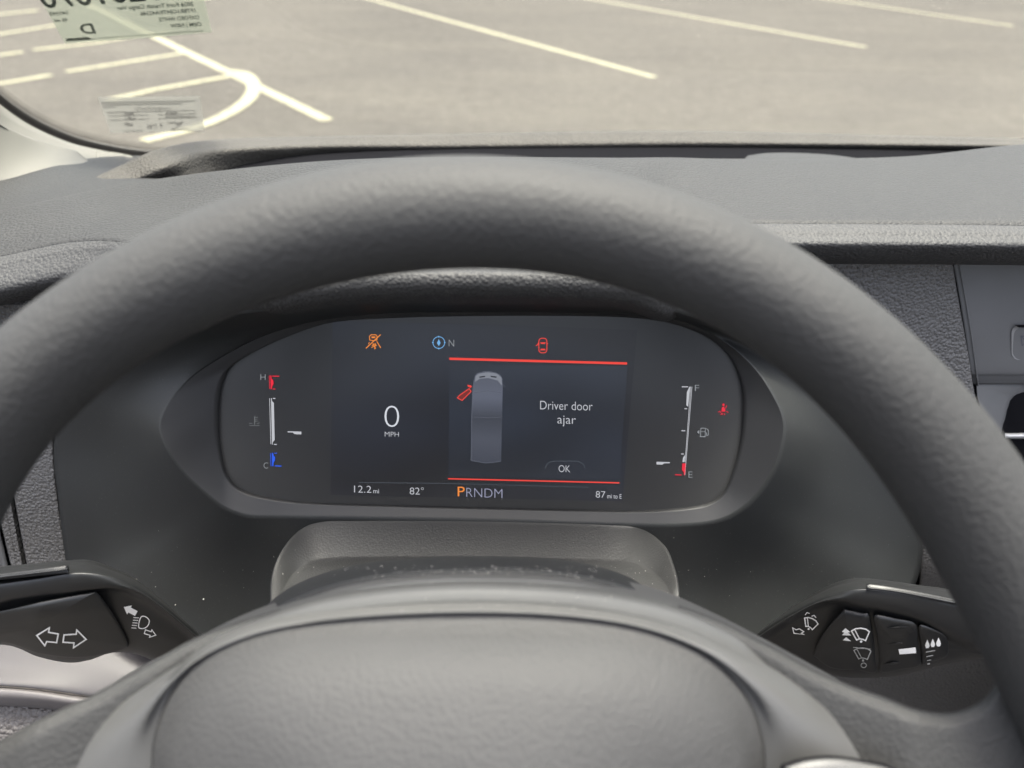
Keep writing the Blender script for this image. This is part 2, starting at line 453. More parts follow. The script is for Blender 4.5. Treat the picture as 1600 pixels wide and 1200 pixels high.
rec = empty('inspection_label', 'small clear handwritten form label stuck low on the windscreen glass near the pillar', 'label', loc=WS1.hit(240, 180))
q = [(153, 152), (312, 150.5), (320, 204), (250, 206), (173, 208)]
keep(decal('film', WS1, [q], sheet_mat('clear grey label film', (.125, .125, .115), .74), None, 0), rec)
sh = []
random.seed(9)
def dashes(x0, y0, x1, y1, w, fill=.75):
    x = x0
    while x < x1:
        L = random.uniform(2.5, 7); yy = y0 + (y1 - y0) * (x - x0) / (x1 - x0)
        sh.extend(stroke([(x, yy), (min(x + L * fill, x1), yy + (y1 - y0) * L / (x1 - x0))], w)); x += L
dashes(159, 160.5, 305, 157.5, 1.6, .85); dashes(161, 164, 285, 161.5, 1.5, .85); dashes(162, 167.5, 182, 167, 1.2)
for a, b in (((168, 175.5), (305, 172)), ((170, 181), (232, 179.2)), ((246, 179), (306, 177.3)), ((172, 187.5), (234, 185.3)), ((247, 185), (308, 182.5)), ((194, 204.5), (223, 203.5)), ((265, 202.8), (296, 201))):
    sh += stroke([a, b], 1.0)
keep(decal('ruled_lines', WS1, sh, M['ink_black'], None), rec)
sh = []
def scrawl(x0, x1, y, h, n):
    pts = []
    for i in range(n):
        pts.append((x0 + (x1 - x0) * i / (n - 1) + random.uniform(-1, 1), y + (h if i % 2 else -h) * random.uniform(.4, 1)))
    sh.extend(stroke(spline(pts, n * 3), 1.0))
scrawl(211, 268, 169.5, 3, 17); scrawl(194, 210, 178, 4, 8); scrawl(196, 212, 185, 3, 8); scrawl(259, 278, 176, 2, 9); scrawl(260, 302, 181.5, 2, 17)
scrawl(194, 209, 193, 3.5, 9); scrawl(262, 283, 191, 3, 9); sh += stroke([(286, 188), (280, 195), (270, 201)], 1.1)
keep(decal('handwriting', WS1, sh, M['ink_black'], None), rec)
keep(text('handwritten_number', '178', WS1, (253, 199), (231, 201.5), 7, M['ink_black'], None, lean=-.2), rec)

# ------------------------------------------------------------------ A-pillar trim
pil = empty('pillar_trim', 'pale cream windscreen pillar trim at the far left end of the dash', 'pillar', loc=P(60, 230, .66))
rows = [
 [P(-420, -250, .55), P(-260, -62, .57), P(-120, 42, .60), P(-50, 118, .63), P(0, 163, .66), P(50, 197, .68), P(110, 223, .705), P(170, 237, .73), P(208, 245, .75)],
 [P(-560, -150, .44), P(-420, 60, .45), P(-320, 190, .47), P(-220, 260, .50), P(-110, 300, .53), P(0, 290, .565), P(90, 272, .61), P(160, 262, .655), P(212, 258, .70)],
]
g = grid('trim_panel', rows, 70, 12, M['pillar'], None, thick=.003, linear=True); keep(g, pil)
# raised return of the trim with its fold
rows = [[P(-30, 178, .60), P(20, 204, .62), P(70, 222, .64), P(120, 236, .655)], [P(-30, 190, .594), P(20, 215, .612), P(75, 236, .63), P(140, 254, .64)], [P(-80, 330, .52), P(-10, 315, .55), P(60, 290, .575), P(150, 268, .60)]]
keep(grid('trim_flap', rows, 30, 14, M['pillar'], None, thick=.003), pil)
keep(grid('end_cap', [[P(150, 236, .70), P(180, 238, .71), P(205, 243, .715)], [P(150, 247, .69), P(182, 248, .70), P(208, 247, .705)], [P(150, 262, .68), P(182, 262, .69), P(206, 258, .70)]], 14, 8, M['pillar'], None, thick=.003), pil)

# ------------------------------------------------------------------ dashboard
dash = empty('dashboard', 'long dark grey dashboard with soft grained top behind the steering wheel', 'dashboard', loc=P(750, 600, .5))
def D(o): return keep(o, dash)
# main soft top: far edge to front crease
XS = [-300, -120, 0, 120, 235, 400, 560, 750, 960, 1180, 1360, 1480, 1600, 1800, 2100]
A = [(-300, 372, .42), (-120, 348, .44), (0, 330, .455), (120, 304, .475), (235, 283, .50), (400, 264, .485), (560, 252, .47), (750, 249, .46), (960, 250, .48), (1180, 250, .53), (1360, 250, .55), (1480, 240, .555), (1600, 228, .56), (1800, 222, .56), (2100, 250, .55)]
B0 = [(-300, 440, .37), (-120, 420, .375), (0, 401, .385), (120, 378, .385), (235, 385, .36), (400, 424, .33), (560, 412, .325), (750, 408, .325), (960, 414, .325), (1050, 432, .335), (1110, 366, .385), (1170, 351, .40), (1240, 350, .40), (1420, 351, .40), (1600, 353, .40), (1800, 358, .40), (2100, 362, .40)]
A = A[:9] + [(1050, 250, .505), (1110, 250, .515), (1170, 250, .53), (1240, 250, .54)] + A[11 - 1:]
assert len(A) >= len(B0)
A = A[:len(B0)] if len(A) == len(B0) else A[:13] + [(1420, 246, .553), (1600, 228, .56), (1800, 222, .56), (2100, 250, .55)]
mid = []
for a, b in zip(A, B0):
    mid.append(((a[0] + b[0]) / 2, (a[1] * .55 + b[1] * .45) - 2, a[2] * .5 + b[2] * .5))
A2 = [(a[0], a[1] + 6, a[2] + .02) for a in A]; A3 = [(a[0], a[1] + 30, a[2] + .035) for a in A]
D(grid('dash_pad', [[P(*p) for p in r] for r in (A3, A2, A, mid, B0)], 150, 30, M['pad'], None, thick=.003))
# rolled grained front edge
def edge_row(yl, dl, ym, dm, yr, dr):
    xs = [b[0] for b in B0]; o = []
    base = {-300: (40, 0), -120: (20, .005), 0: (0, .013), 120: (-24, .013), 235: (-14, -.01)}
    for x, b in zip(xs, B0):
        if x <= 235: o.append((x, yl + base[x][0], dl + base[x][1]))
        elif x <= 1050: o.append((x, ym + {400: 18, 560: 3, 750: 0, 960: 6, 1050: 24}[x], dm + {400: .005, 560: 0, 750: 0, 960: 0, 1050: .01}[x]))
        else: o.append((x, yr + (b[1] - 351) * .8, dr + (b[2] - .40)))
    return o
C0 = edge_row(419, .364, 430, .312, 368, .391)
C1 = edge_row(455, .354, 452, .311, 386, .3855)
C2 = edge_row(477, .366, 468, .319, 411, .399)
C3 = edge_row(474, .40, 476, .35, 412, .43)
Bm = [((b[0] + c[0]) / 2, (b[1] + c[1]) / 2, (b[2] + c[2]) / 2 - .0008) for b, c in zip(B0, C0)]
D(grid('rolled_edge', [[P(*p) for p in r] for r in (B0, Bm, C0, C1, C2, C3)], 150, 40, M['pad_leather'], None, thick=.003))
# left wing between the pad step and the pillar
rows = [[P(-300, 318, .50), P(-120, 300, .535), P(0, 282, .56), P(60, 266, .59), P(120, 251, .64), P(165, 245, .68), P(215, 243, .73), P(262, 246, .74)],
        [P(-300, 345, .47), P(-120, 324, .49), P(0, 306, .505), P(60, 292, .53), P(120, 279, .56), P(165, 275, .58), P(215, 272, .60), P(262, 275, .60)],
        [P(-300, 374, .425), P(-120, 350, .445), P(0, 332, .458), P(60, 320, .47), P(120, 307, .482), P(165, 300, .49), P(215, 292, .50), P(262, 290, .50)]]
D(grid('pad_wing', rows, 60, 16, M['pad'], None, thick=.003))
# tray behind the pad
rows = [[P(200, 262, .66), P(420, 225, .74), P(800, 215, .75), P(1200, 218, .75), P(1700, 228, .75), P(2200, 250, .75)],
        [P(180, 300, .60), P(420, 262, .66), P(800, 250, .68), P(1200, 252, .68), P(1700, 262, .68), P(2200, 280, .68)],
        [P(180, 330, .50), P(420, 320, .52), P(800, 310, .53), P(1200, 310, .56), P(1700, 310, .58), P(2200, 330, .58)]]
D(grid('storage_tray', rows, 60, 14, M['dark'], None, thick=.003))
rows = [[P(1168, 243, .64), P(1200, 239, .65), P(1250, 239, .655), P(1300, 242, .655), P(1345, 248, .65)],
        [P(1163, 251, .60), P(1200, 249, .60), P(1250, 249, .60), P(1300, 252, .60), P(1350, 256, .60)],
        [P(1163, 275, .58), P(1200, 275, .58), P(1250, 275, .58), P(1300, 275, .58), P(1350, 275, .58)]]
D(grid('tray_hump', rows, 24, 12, M['pad'], None, thick=.003))
# front ridge along the foot of the glass
def RR(dy_, ys, lst): return [P(x, y + dy_, d) for (x, y), d in zip(lst, ys)]
Yr = [.56, .585, .60, .66, .70, .725, .735, .74, .74, .74, .74, .74]
top = [(118, 292), (187, 260), (240, 237), (300, 223), (375, 217), (487, 214), (700, 210), (1037, 205), (1300, 210), (1600, 217), (1800, 222), (2200, 236)]
cre = [(119, 292.5), (192, 268), (250, 247), (315, 231), (400, 224), (500, 220), (700, 217), (1037, 213), (1300, 217), (1600, 222), (1800, 227), (2200, 242)]
tex = [(120, 293.5), (205, 281), (264, 259), (322, 240), (412, 232), (515, 229), (700, 229), (1060, 225), (1310, 226), (1600, 229), (1800, 235), (2200, 250)]
bot = [(121, 294.5), (222, 288), (278, 273), (340, 259), (425, 250), (530, 244), (700, 241), (1060, 238), (1310, 238), (1600, 240), (1800, 246), (2200, 262)]
bo2 = [(122, 296), (232, 296), (300, 290), (360, 276), (440, 262), (540, 254), (700, 251), (1060, 248), (1310, 248), (1600, 250), (1800, 256), (2200, 272)]
bak = [(p[0], p[1] + 4) for p in top]
rows = [RR(14, [d + .06 for d in Yr], top), RR(1, [d + .012 for d in Yr], top), RR(0, Yr, top), RR(0, [d - .009 for d in Yr], cre), RR(0, [d - .018 for d in Yr], tex), RR(0, [d - .010 for d in Yr], bot), RR(0, [d + .002 for d in Yr], bo2)]
D(grid('front_ridge', rows, 130, 40, M['ridge'], None, thick=.003))

# closed core of the dashboard behind the panels
def corebox(name, x0, x1, y0, y1, z0, z1):
    v = [(x, y, EYE.z + z) for x in (x0, x1) for y in (y0, y1) for z in (z0, z1)]
    f = [(0, 1, 3, 2), (4, 6, 7, 5), (0, 4, 5, 1), (2, 3, 7, 6), (0, 2, 6, 4), (1, 5, 7, 3)]
    return D(mesh_obj(name, v, f, M['dark'], None, smooth=False, toward=None))
corebox('dash_core', -.35, 1.3, .455, .52, -.75, -.20)
corebox('dash_core', -.35, 1.3, .52, .82, -.75, -.275)
corebox('dash_core', -.35, 1.3, .43, .454, -.75, -.215)
# fascia panels either side of the instrument hood
def col_rows(cols):  # cols: list of columns (top->bottom); returns rows
    return [[c[i] for c in cols] for i in range(len(cols[0]))]
# left: seams between three vertical strips
def left_strip(name, xt, xb, off, mat, w=18):
    rows = []
    for (y, d) in ((470, .402), (560, .396), (680, .388), (780, .378), (880, .366), (960, .352), (1012, .340)):
        t = (y - 470) / 542.0
        xl = xt[0] + (xb[0] - xt[0]) * t; xr = xt[1] + (xb[1] - xt[1]) * t
        rows.append([P(xl, y, d + off + .0015)] + [P(xl + 1.5 + (xr - xl - 3) * k / 8, y, d + off) for k in range(9)] + [P(xr, y, d + off + .0015)])
    return D(grid(name, rows, w, 40, mat, None, thick=.004))
left_strip('fascia_strip', (-82, -42), (48, 61), .0, M['fascia'])
left_strip('vent_surround', (-300, -88), (-200, 42), .001, M['fascia_smooth'])
rows = []
for (y, d, xl, xr) in ((470, .402, -36, 120), (560, .396, -19, 105), (640, .39, -4, 88), (700, .386, 8, 84), (780, .378, 22.5, 91), (880, .366, 41.5, 107), (960, .352, 58, 125), (1012, .340, 68, 150)):
    rows.append([P(xl, y, d + .0015)] + [P(xl + 2 + (xr - xl - 4) * k / 8, y, d) for k in range(9)] + [P(xr, y, d + .002)])
D(grid('fascia_panel', rows, 26, 50, M['fascia'], None, thick=.004))
D(grid('panel_gap', [[P(-300, 460, .42), P(0, 460, .42), P(150, 460, .42)], [P(-300, 760, .40), P(0, 760, .40), P(150, 760, .40)], [P(-300, 1015, .37), P(0, 1015, .37), P(180, 1015, .37)]], 6, 10, M['dark'], None, thick=.004))
# lower left: pale ledge, groove bar, grained panel
rows = [[P(-300, 985, .345), P(0, 985, .345), P(150, 990, .345), P(260, 1010, .345), P(420, 1030, .345)],
        [P(-300, 1000, .335), P(0, 1002, .335), P(150, 1012, .335), P(260, 1030, .335), P(420, 1060, .335)],
        [P(-300, 1035, .320), P(0, 1040, .320), P(150, 1050, .320), P(260, 1062, .320), P(420, 1090, .320)],
        [P(-300, 1062, .308), P(0, 1069, .308), P(150, 1086, .308), P(260, 1098, .308), P(420, 1120, .308)],
        [P(-300, 1064, .311), P(0, 1071, .311), P(150, 1088, .311), P(260, 1100, .311), P(420, 1122, .311)]]
D(grid('lower_ledge', rows, 50, 30, M['lower'], None, thick=.003))
rows = [[P(-300, 1066, .310), P(0, 1073, .310), P(150, 1090, .310), P(420, 1124, .310)],
        [P(-300, 1070, .305), P(0, 1077, .305), P(150, 1094, .305), P(420, 1128, .305)],
        [P(-300, 1082, .302), P(0, 1089, .302), P(150, 1104, .302), P(420, 1138, .302)],
        [P(-300, 1092, .304), P(0, 1099, .304), P(150, 1114, .304), P(420, 1150, .304)],
        [P(-300, 1096, .310), P(0, 1103, .310), P(150, 1118, .310), P(420, 1154, .310)]]
M['lower_bar'] = plastic('satin grey trim bar', (.085, .078, .078), .5, fine_d=.00001, spec=.4)
D(grid('trim_bar', rows, 40, 20, M['lower_bar'], None, thick=.003))
M['lower_grain'] = plastic('grained lower panel', (.075, .068, .064), .5, 430, .0015, spec=.45)
rows = [[P(-300, 1096, .310), P(0, 1102, .310), P(150, 1117, .310), P(420, 1150, .310)],
        [P(-300, 1160, .295), P(0, 1160, .295), P(150, 1170, .295), P(420, 1200, .295)],
        [P(-300, 1300, .27), P(0, 1300, .27), P(150, 1300, .27), P(420, 1300, .27)]]
D(grid('lower_panel', rows, 40, 20, M['lower_grain'], None, thick=.003))
# right: grained strip beside the hood, then the centre panel
cols = []
for (y, d, xl, xr) in ((400, .428, 1130, 1486), (440, .426, 1180, 1492), (500, .422, 1240, 1503), (560, .417, 1300, 1514), (625, .41, 1352, 1525), (720, .398, 1395, 1552), (800, .388, 1425, 1572), (880, .380, 1438, 1600), (950, .392, 1410, 1640), (1040, .402, 1250, 1660), (1130, .41, 1150, 1680), (1240, .41, 1100, 1700)):
    cols.append([P(xl, y, d + .003)] + [P(xl + 3 + (xr - xl - 5) * k / 10, y, d) for k in range(11)] + [P(xr, y, d + .002)])
D(grid('fascia_panel', cols, 40, 70, M['fascia'], None, thick=.004))
D(grid('panel_gap', [[P(1440, 398, .436), P(1560, 398, .436)], [P(1480, 625, .420), P(1620, 625, .420)], [P(1500, 900, .385), P(1720, 900, .385)]], 4, 10, M['dark'], None, thick=.004))

cen = empty('centre_panel', 'smooth grey centre panel with a recessed switch above a dark air vent', 'panel', loc=P(1580, 560, .41))
def smooth_panel():
    rows = []
    for (y, d, xl) in ((398, .43, 1488), (415, .428, 1492), (500, .422, 1507), (575, .4172, 1518), (588, .4182, 1520), (600.5, .4205, 1522)):
        rows.append([P(xl, y, d + .002)] + [P(xl + 2 + (2100 - xl) * k / 12, y, d - .01 * k / 12) for k in range(13)])
    return rows
keep(grid('panel_face', smooth_panel(), 60, 30, M['fascia_smooth'], None, thick=.003), cen)
# lower part: a plate with a rounded vent mouth
def vplate():
    n = 96; cx, cy = 1760, 716; dd = lambda y: .4215 - .00016 * (y - 600)
    def edge_l(y): return 1522 + 60 * (y - 600) / 230
    def on_outer(a):
        dx, dy = math.cos(a), math.sin(a); best = 1e9
        if dx > 0: best = min(best, (2100 - cx) / dx)
        if dy > 0: best = min(best, (835 - cy) / dy)
        if dy < 0: best = min(best, (600.5 - cy) / dy)
        if dx < 0:
            k = 60 / 230.0; best = min(best, (1522 + k * (cy - 600) - cx) / (dx - k * dy))
        return cx + dx * best, cy + dy * best
    hole = rrect(1573, 612, 1990, 826, 34, 8); an = np.array([math.atan2(y - cy, x - cx) for x, y in hole]); ra = np.array([math.hypot(x - cx, y - cy) for x, y in hole]); o = np.argsort(an)
    R = [[], [], [], []]
    for i in range(n):
        a = -math.pi + 2 * math.pi * i / n; x, y = on_outer(a); h = float(np.interp(a, an[o], ra[o], period=2 * math.pi)); hx, hy = cx + h * math.cos(a), cy + h * math.sin(a)
        R[0].append(P(x, y, dd(y))); R[1].append(P(hx + (x - hx) * .12, hy + (y - hy) * .12, dd(hy) + .0005)); R[2].append(P(hx, hy, dd(hy) + .003)); R[3].append(P(hx + 2 * math.cos(a) * -1, hy - 2 * math.sin(a), dd(hy) + .022))
    V = sum(R, []); F = [(k * n + i, k * n + (i + 1) % n, (k + 1) * n + (i + 1) % n, (k + 1) * n + i) for k in range(3) for i in range(n)]
    return mesh_obj('vent_surround', V, F, M['fascia_smooth'], None)
keep(vplate(), cen)
keep(grid('vent_cavity', [[P(1560, 606, .438), P(2100, 606, .43)], [P(1560, 660, .45), P(2100, 660, .45)], [P(1570, 830, .42), P(2150, 830, .41)]], 6, 8, M['dark'], None, thick=.003), cen)
for (yy, mt, nm) in ((682, M['chrome'], 'vent_bar'), (740, M['stalk'], 'vent_slat'), (790, M['stalk'], 'vent_slat')):
    rows = [[P(1570, yy - 6, .418), P(1700, yy - 6, .415), P(2100, yy - 6, .41)], [P(1570, yy - 3, .411), P(1700, yy - 3, .408), P(2100, yy - 3, .404)], [P(1570, yy + 2, .411), P(1700, yy + 2, .408), P(2100, yy + 2, .404)], [P(1570, yy + 4, .418), P(1700, yy + 4, .415), P(2100, yy + 4, .41)]]
    keep(grid(nm, rows, 12, 10, mt, None, closed_v=True), cen)
# switch recess
sw = rrect(1577, 506, 1680, 560, 12, 5)
o_ = P(1600, 530, .4205); nn_ = Vector((0, -1, .12)).normalized(); PL = Plane(o_, nn_)
V = [PL.hit(x, y, .0024) for x, y in sw] + [PL.hit(x + (5 if x < 1620 else -5), y + (5 if y < 530 else -5), .0016) for x, y in sw]; n = len(sw)
M['switch'] = plastic('pale grey switch plastic', (.13, .13, .13), .5, fine_d=.00001)
swt = mesh_obj('switch_recess', V, [(i, (i + 1) % n, n + (i + 1) % n, n + i) for i in range(n)] + [tuple(range(n, 2 * n))], M['switch'], None, smooth=False); keep(swt, cen)
SP = Plane(o_, nn_)
keep(decal('switch_symbol', SP, stroke([(1592, 523), (1608, 524), (1609, 539), (1594, 538)], 1.6, True) + stroke([(1593, 524), (1601, 532), (1608, 525)], 1.3) + stroke([(1594, 538), (1601, 531), (1609, 539)], 1.3), M['ink_black'], None, .0022), cen)
keep(decal('painted_recess_shade', SP, [[(1579, 504), (1680, 502), (1680, 507), (1586, 508)]], M['dark'], None, .0040), cen)  # dark strip painting the shade below the recess's upper edge

# ------------------------------------------------------------------ instrument hood funnel
ring0 = [(105, 885, .364), (91, 780, .376), (84, 700, .384), (100, 610, .378), (170, 550, .36), (270, 505, .34), (400, 487, .322), (560, 470, .317), (750, 466, .317), (960, 472, .317), (1055, 488, .327), (1180, 530, .36), (1300, 590, .38), (1390, 660, .392), (1422, 740, .392), (1436, 810, .386), (1440, 880, .374), (1410, 950, .352), (1340, 1010, .335), (1200, 1045, .315), (1000, 1060, .30), (745, 1065, .295), (480, 1060, .30), (300, 1040, .315), (190, 1000, .33), (130, 945, .348)]
_co = P(750, 650, .360); _cn = Vector((0, -math.cos(math.radians(20)), math.sin(math.radians(20))))
ring2 = []
for (x, y, up) in [(345, 772, .008), (302, 730, .010), (276, 688, .012), (266, 650, .011), (290, 604, .007), (336, 565, .005), (432, 517, .004), (560, 491, .004), (750, 486, .004), (940, 488, .004), (1055, 499, .004), (1122, 528, .005), (1164, 562, .006), (1192, 600, .009), (1212, 650, .012), (1203, 705, .012), (1180, 752, .010), (1150, 785, .008), (1110, 806, .006), (1040, 812, .005), (920, 809, .005), (750, 804, .005), (600, 801, .005), (450, 799, .005), (400, 798, .006), (368, 788, .007)]:
    p = PP(x, y, _co, _cn) + _cn * up; d = p - EYE
    ring2.append((800 + FPX * d.dot(CX) / d.dot(FWD), 600 - FPX * d.dot(CY) / d.dot(FWD), d.y))
ring1 = []
for a, b in zip(ring0, ring2):
    t = .55
    ring1.append((a[0] * (1 - t) + b[0] * t, a[1] * (1 - t) + b[1] * t, (a[2] * (1 - t) + b[2] * t) + .006))
hood = empty('instrument_hood', 'deep dark funnel shaped hood around the instrument display', 'hood', loc=P(750, 700, .37))
fun = grid('funnel_wall', [[P(*p) for p in r] for r in (ring0, ring1, ring2)], 160, 30, M['smooth'], None, closed_u=True, thick=.003)
keep(fun, hood)

# instrument cluster on its own plane
CO = P(750, 650, .360); CN = Vector((0, -math.cos(math.radians(20)), math.sin(math.radians(20))))
clus = empty('instrument_cluster', 'lit digital instrument cluster showing 0 MPH and a driver door ajar warning', 'display', loc=CO)
HOST = [None]
def C(o):
    if HOST[0] is None: return keep(o, clus)
    o.parent = HOST[0]; return o            # hosts stand at the origin, so nothing moves
def gauge(name):
    e = bpy.data.objects.new(name, None); COL.objects.link(e); e.empty_display_size = .02; keep(e, clus); HOST[0] = e; return e
lens_px = [(348, 722), (342, 680), (342, 636), (347, 600), (362, 572), (400, 548), (450, 525), (520, 503), (620, 496), (750, 493), (900, 493), (1000, 497), (1060, 508), (1110, 530), (1142, 560), (1158, 600), (1161, 640), (1157, 690), (1146, 735), (1132, 768), (1108, 786), (1070, 794), (1000, 798), (880, 796), (750, 793), (600, 789), (480, 785), (410, 776), (375, 764), (356, 745)]
lp = spline(lens_px, 140, True)
out_px = [(750 + (x - 750) * 1.0 + (x - 750) / 410 * 10, 648 + (y - 648) * 1.06) for x, y in lp]
CP = Plane(CO, CN)
n = 140
# bezel: sloping flange from the funnel down to the lens
bez_out = spline([(p[0], p[1]) for p in ring2], n, True)
def nearest_roll(a, b):
    best = min(range(n), key=lambda k: sum((a[i][0] - b[(i + k) % n][0]) ** 2 + (a[i][1] - b[(i + k) % n][1]) ** 2 for i in range(0, n, 5)))
    return [b[(i + best) % n] for i in range(n)]
b3 = spline([P(*p) for p in ring2], n, True)
k0 = min(range(n), key=lambda k: sum((bez_out[(i + k) % n][0] - lp[i][0]) ** 2 + (bez_out[(i + k) % n][1] - lp[i][1]) ** 2 for i in range(0, n, 5)))
b3 = [b3[(i + k0) % n] for i in range(n)]
inner = [CP.hit(x, y, .002) for x, y in lp]; inner2 = [CP.hit(x, y, -.004) for x, y in lp]
V = [Vector(v) for v in b3] + [Vector(b3[i]).lerp(inner[i], .9) for i in range(n)] + inner + inner2
F = [(r * n + i, r * n + (i + 1) % n, (r + 1) * n + (i + 1) % n, (r + 1) * n + i) for r in range(3) for i in range(n)]
C(mesh_obj('bezel', V, F, M['bezel'], None))
# smoked lens with a slight thickness
V = [CP.hit(x, y, -.0010) for x, y in lp] + [CP.hit(x, y, -.0045) for x, y in lp]
F = [tuple(range(n)), tuple(range(2 * n - 1, n - 1, -1))] + [(i, n + i, n + (i + 1) % n, (i + 1) % n) for i in range(n)]
C(mesh_obj('lens', V, F, M['lens'], None, smooth=False))
U = lambda k: -.0010 + .00012 * k
def screen_mat(name, c0, c1, scale=5, lo=.35, hi=.7):
    """back-lit screen image: soft cloudy blend of two lit colours"""
    m, N, K, b = new_mat(name); tc = N.new('ShaderNodeTexCoord')
    nz = N.new('ShaderNodeTexNoise'); nz.inputs['Scale'].default_value = scale; nz.inputs['Detail'].default_value = 1
    K.new(tc.outputs['Generated'], nz.inputs['Vector'])
    r = N.new('ShaderNodeValToRGB'); e = r.color_ramp.elements
    e[0].position = lo; e[0].color = (*[lin(v) for v in c0], 1); e[1].position = hi; e[1].color = (*[lin(v) for v in c1], 1)
    K.new(nz.outputs[0], r.inputs[0]); K.new(r.outputs[0], b.inputs['Emission Color']); b.inputs['Emission Strength'].default_value = 1 / 2 ** EXPO
    b.inputs['Base Color'].default_value = (.020, .020, .021, 1); b.inputs['Roughness'].default_value = .3; b.inputs['Specular IOR Level'].default_value = .3
    return m
SCR = C(decal('screen', CP, [[(519, 502), (750, 507), (996, 516), (985, 640), (973, 784), (740, 779), (516, 774)]], screen_mat('screen background', (3, 3, 4), (18, 23, 33), 1.6), None, U(1)))
HOST[0] = SCR
C(decal('warning_panel', CP, [[(702, 570), (981, 572), (968, 750), (700, 745)]], screen_mat('warning panel glow', (15, 20, 28), (30, 37, 49), 1.2), None, U(2)))
WH = glow('white display light', (212, 216, 224)); GR = glow('grey display light', (140, 144, 148)); RD = glow('red display light', (240, 72, 62)); RD2 = glow('red warning lamp', (235, 40, 62)); BL = glow('blue display light', (40, 95, 235)); BL2 = glow('pale blue display light', (115, 175, 225)); OR = glow('orange display light', (240, 140, 60)); LG = glow('light grey display light', (190, 192, 198)); DG = glow('dim display light', (78, 84, 92))
DR = glow('dark red display light', (120, 45, 42))
T = lambda nm, s, a, b, cap, mat, thin=-.008, lean=0: C(text(nm, s, CP, a, b, cap, mat, None, lean=lean, thin=thin, up=U(4)))
S = lambda nm, shapes, mat, k=4: C(decal(nm, CP, shapes, mat, None, U(k)))
T('speed_readout', '0', (600.5, 668), (623.5, 668.5), 37, WH, -.022)
T('unit_lettering', 'MPH', (601, 682.5), (623, 683), 8.2, LG)
T('warning_lettering', 'Driver door', (844, 640), (926, 642), 14.5, LG)
T('warning_lettering', 'ajar', (871, 662), (900, 663), 14.5, LG)
T('button_lettering', 'OK', (873, 738), (891, 738.5), 11.5, LG)
S('button_outline', stroke(arc(866, 733, 14, 12, 180, 95, 6) + arc(900, 733, 14, 12, 85, 0, 6), 1.0), DG, 3)
T('trip_readout', '12.2', (553, 770), (580, 770.6), 11.5, LG); T('trip_unit', 'mi', (583, 771), (592, 771.3), 7.5, LG, .002)
T('temperature_readout', '82°', (640, 773), (662, 773.5), 11.5, LG)
T('gear_lettering', 'P', (715, 776), (726, 776), 16, OR, 0)
T('gear_lettering', 'RNDM', (728.5, 777), (785, 779), 15.5, glow('lilac grey display light', (150, 152, 175)), -.014)
T('range_readout', '87', (931, 778), (946, 778.5), 11, LG); T('range_unit', 'mi to E', (949, 779), (971.5, 779.8), 7.5, LG, .004)
S('rule', stroke([(702, 560.8), (980, 568.2)], 3.6), RD); S('rule', stroke([(700, 748.5), (968, 755)], 2), RD)
S('rule', stroke([(560, 754.5), (700, 756), (920, 762)], .9), DG, 3)
T('compass_letter', 'N', (701, 541.5), (709.5, 541.8), 11.5, GR)
S('compass_symbol', stroke(arc(685.5, 535.5, 9.2, 9.2, 0, 345, 23), 1.1, True) + [[(685.5, 530), (688.3, 536), (685.5, 541), (682.7, 536)]] + stroke([(674.8, 535.5), (677.5, 535.5)], 1.2) + stroke([(693.5, 535.5), (696.2, 535.5)], 1.2) + stroke([(685.5, 525), (685.5, 527.5)], 1.2) + stroke([(685.5, 543.5), (685.5, 546.2)], 1.2), BL2)
S('lane_symbol', stroke([(577.5, 531.5), (577, 526), (579.5, 523.3), (587, 523.3), (589, 526), (588.7, 531.5), (583, 532.5)], 1.3, True) + [[(580, 526), (586.5, 526), (586, 528.5), (580.5, 528.5)]] + stroke([(571.5, 544.5), (594.5, 523)], 1.5) + stroke([(575.5, 538), (577, 535)], 1.3) + stroke([(588.5, 533.5), (594.8, 544)], 1.4) + stroke([(581, 541), (584, 537.5), (588.5, 540.5)], 1.2) + stroke([(582, 537), (587, 545)], 1.2) + stroke([(586.5, 536.5), (585, 546)], 1.2) + stroke([(580, 543.5), (588, 539)], 1.2), OR)
S('door_symbol', stroke(rrect(842, 528.8, 854.5, 551.5, 4.5, 3), 1.3, True) + [[(844, 535), (852.8, 535), (851.3, 537.6), (845.5, 537.6)], [(845.3, 545), (851.3, 545), (852.8, 547.6), (844, 547.6)]] + stroke([(842, 535), (840, 539), (837, 540.5)], 1.4) + stroke([(854.6, 537), (856.5, 537.5)], 1.2), RD)
# van picture on the screen
vg, N_, K_, b_ = new_mat('screen van picture')
tc = N_.new('ShaderNodeTexCoord'); gr = N_.new('ShaderNodeSeparateXYZ'); K_.new(tc.outputs['Generated'], gr.inputs[0])
rp = N_.new('ShaderNodeValToRGB'); e = rp.color_ramp.elements
e[0].position = 0; e[0].color = (*[lin(v) for v in (56, 60, 72)], 1); e[1].position = 1; e[1].color = (*[lin(v) for v in (72, 76, 88)], 1)
x = e.new(.25); x.color = (*[lin(v) for v in (70, 74, 86)], 1); x = e.new(.5); x.color = (*[lin(v) for v in (52, 56, 66)], 1); x = e.new(.72); x.color = (*[lin(v) for v in (84, 89, 104)], 1)
K_.new(gr.outputs['Z'], rp.inputs[0]); K_.new(rp.outputs[0], b_.inputs['Emission Color']); b_.inputs['Emission Strength'].default_value = 1 / 2 ** EXPO; b_.inputs['Base Color'].default_value = (.01, .01, .01, 1); b_.inputs['Roughness'].default_value = .4
S('van_picture', [[(742, 587), (746, 583), (756, 580.5), (764, 580), (774, 582), (782, 586), (785, 592), (785.5, 606), (784.5, 650), (783, 722), (765, 724), (758, 724.5), (736, 720), (736.5, 650), (738.5, 606), (740.5, 594)]], vg, 3)
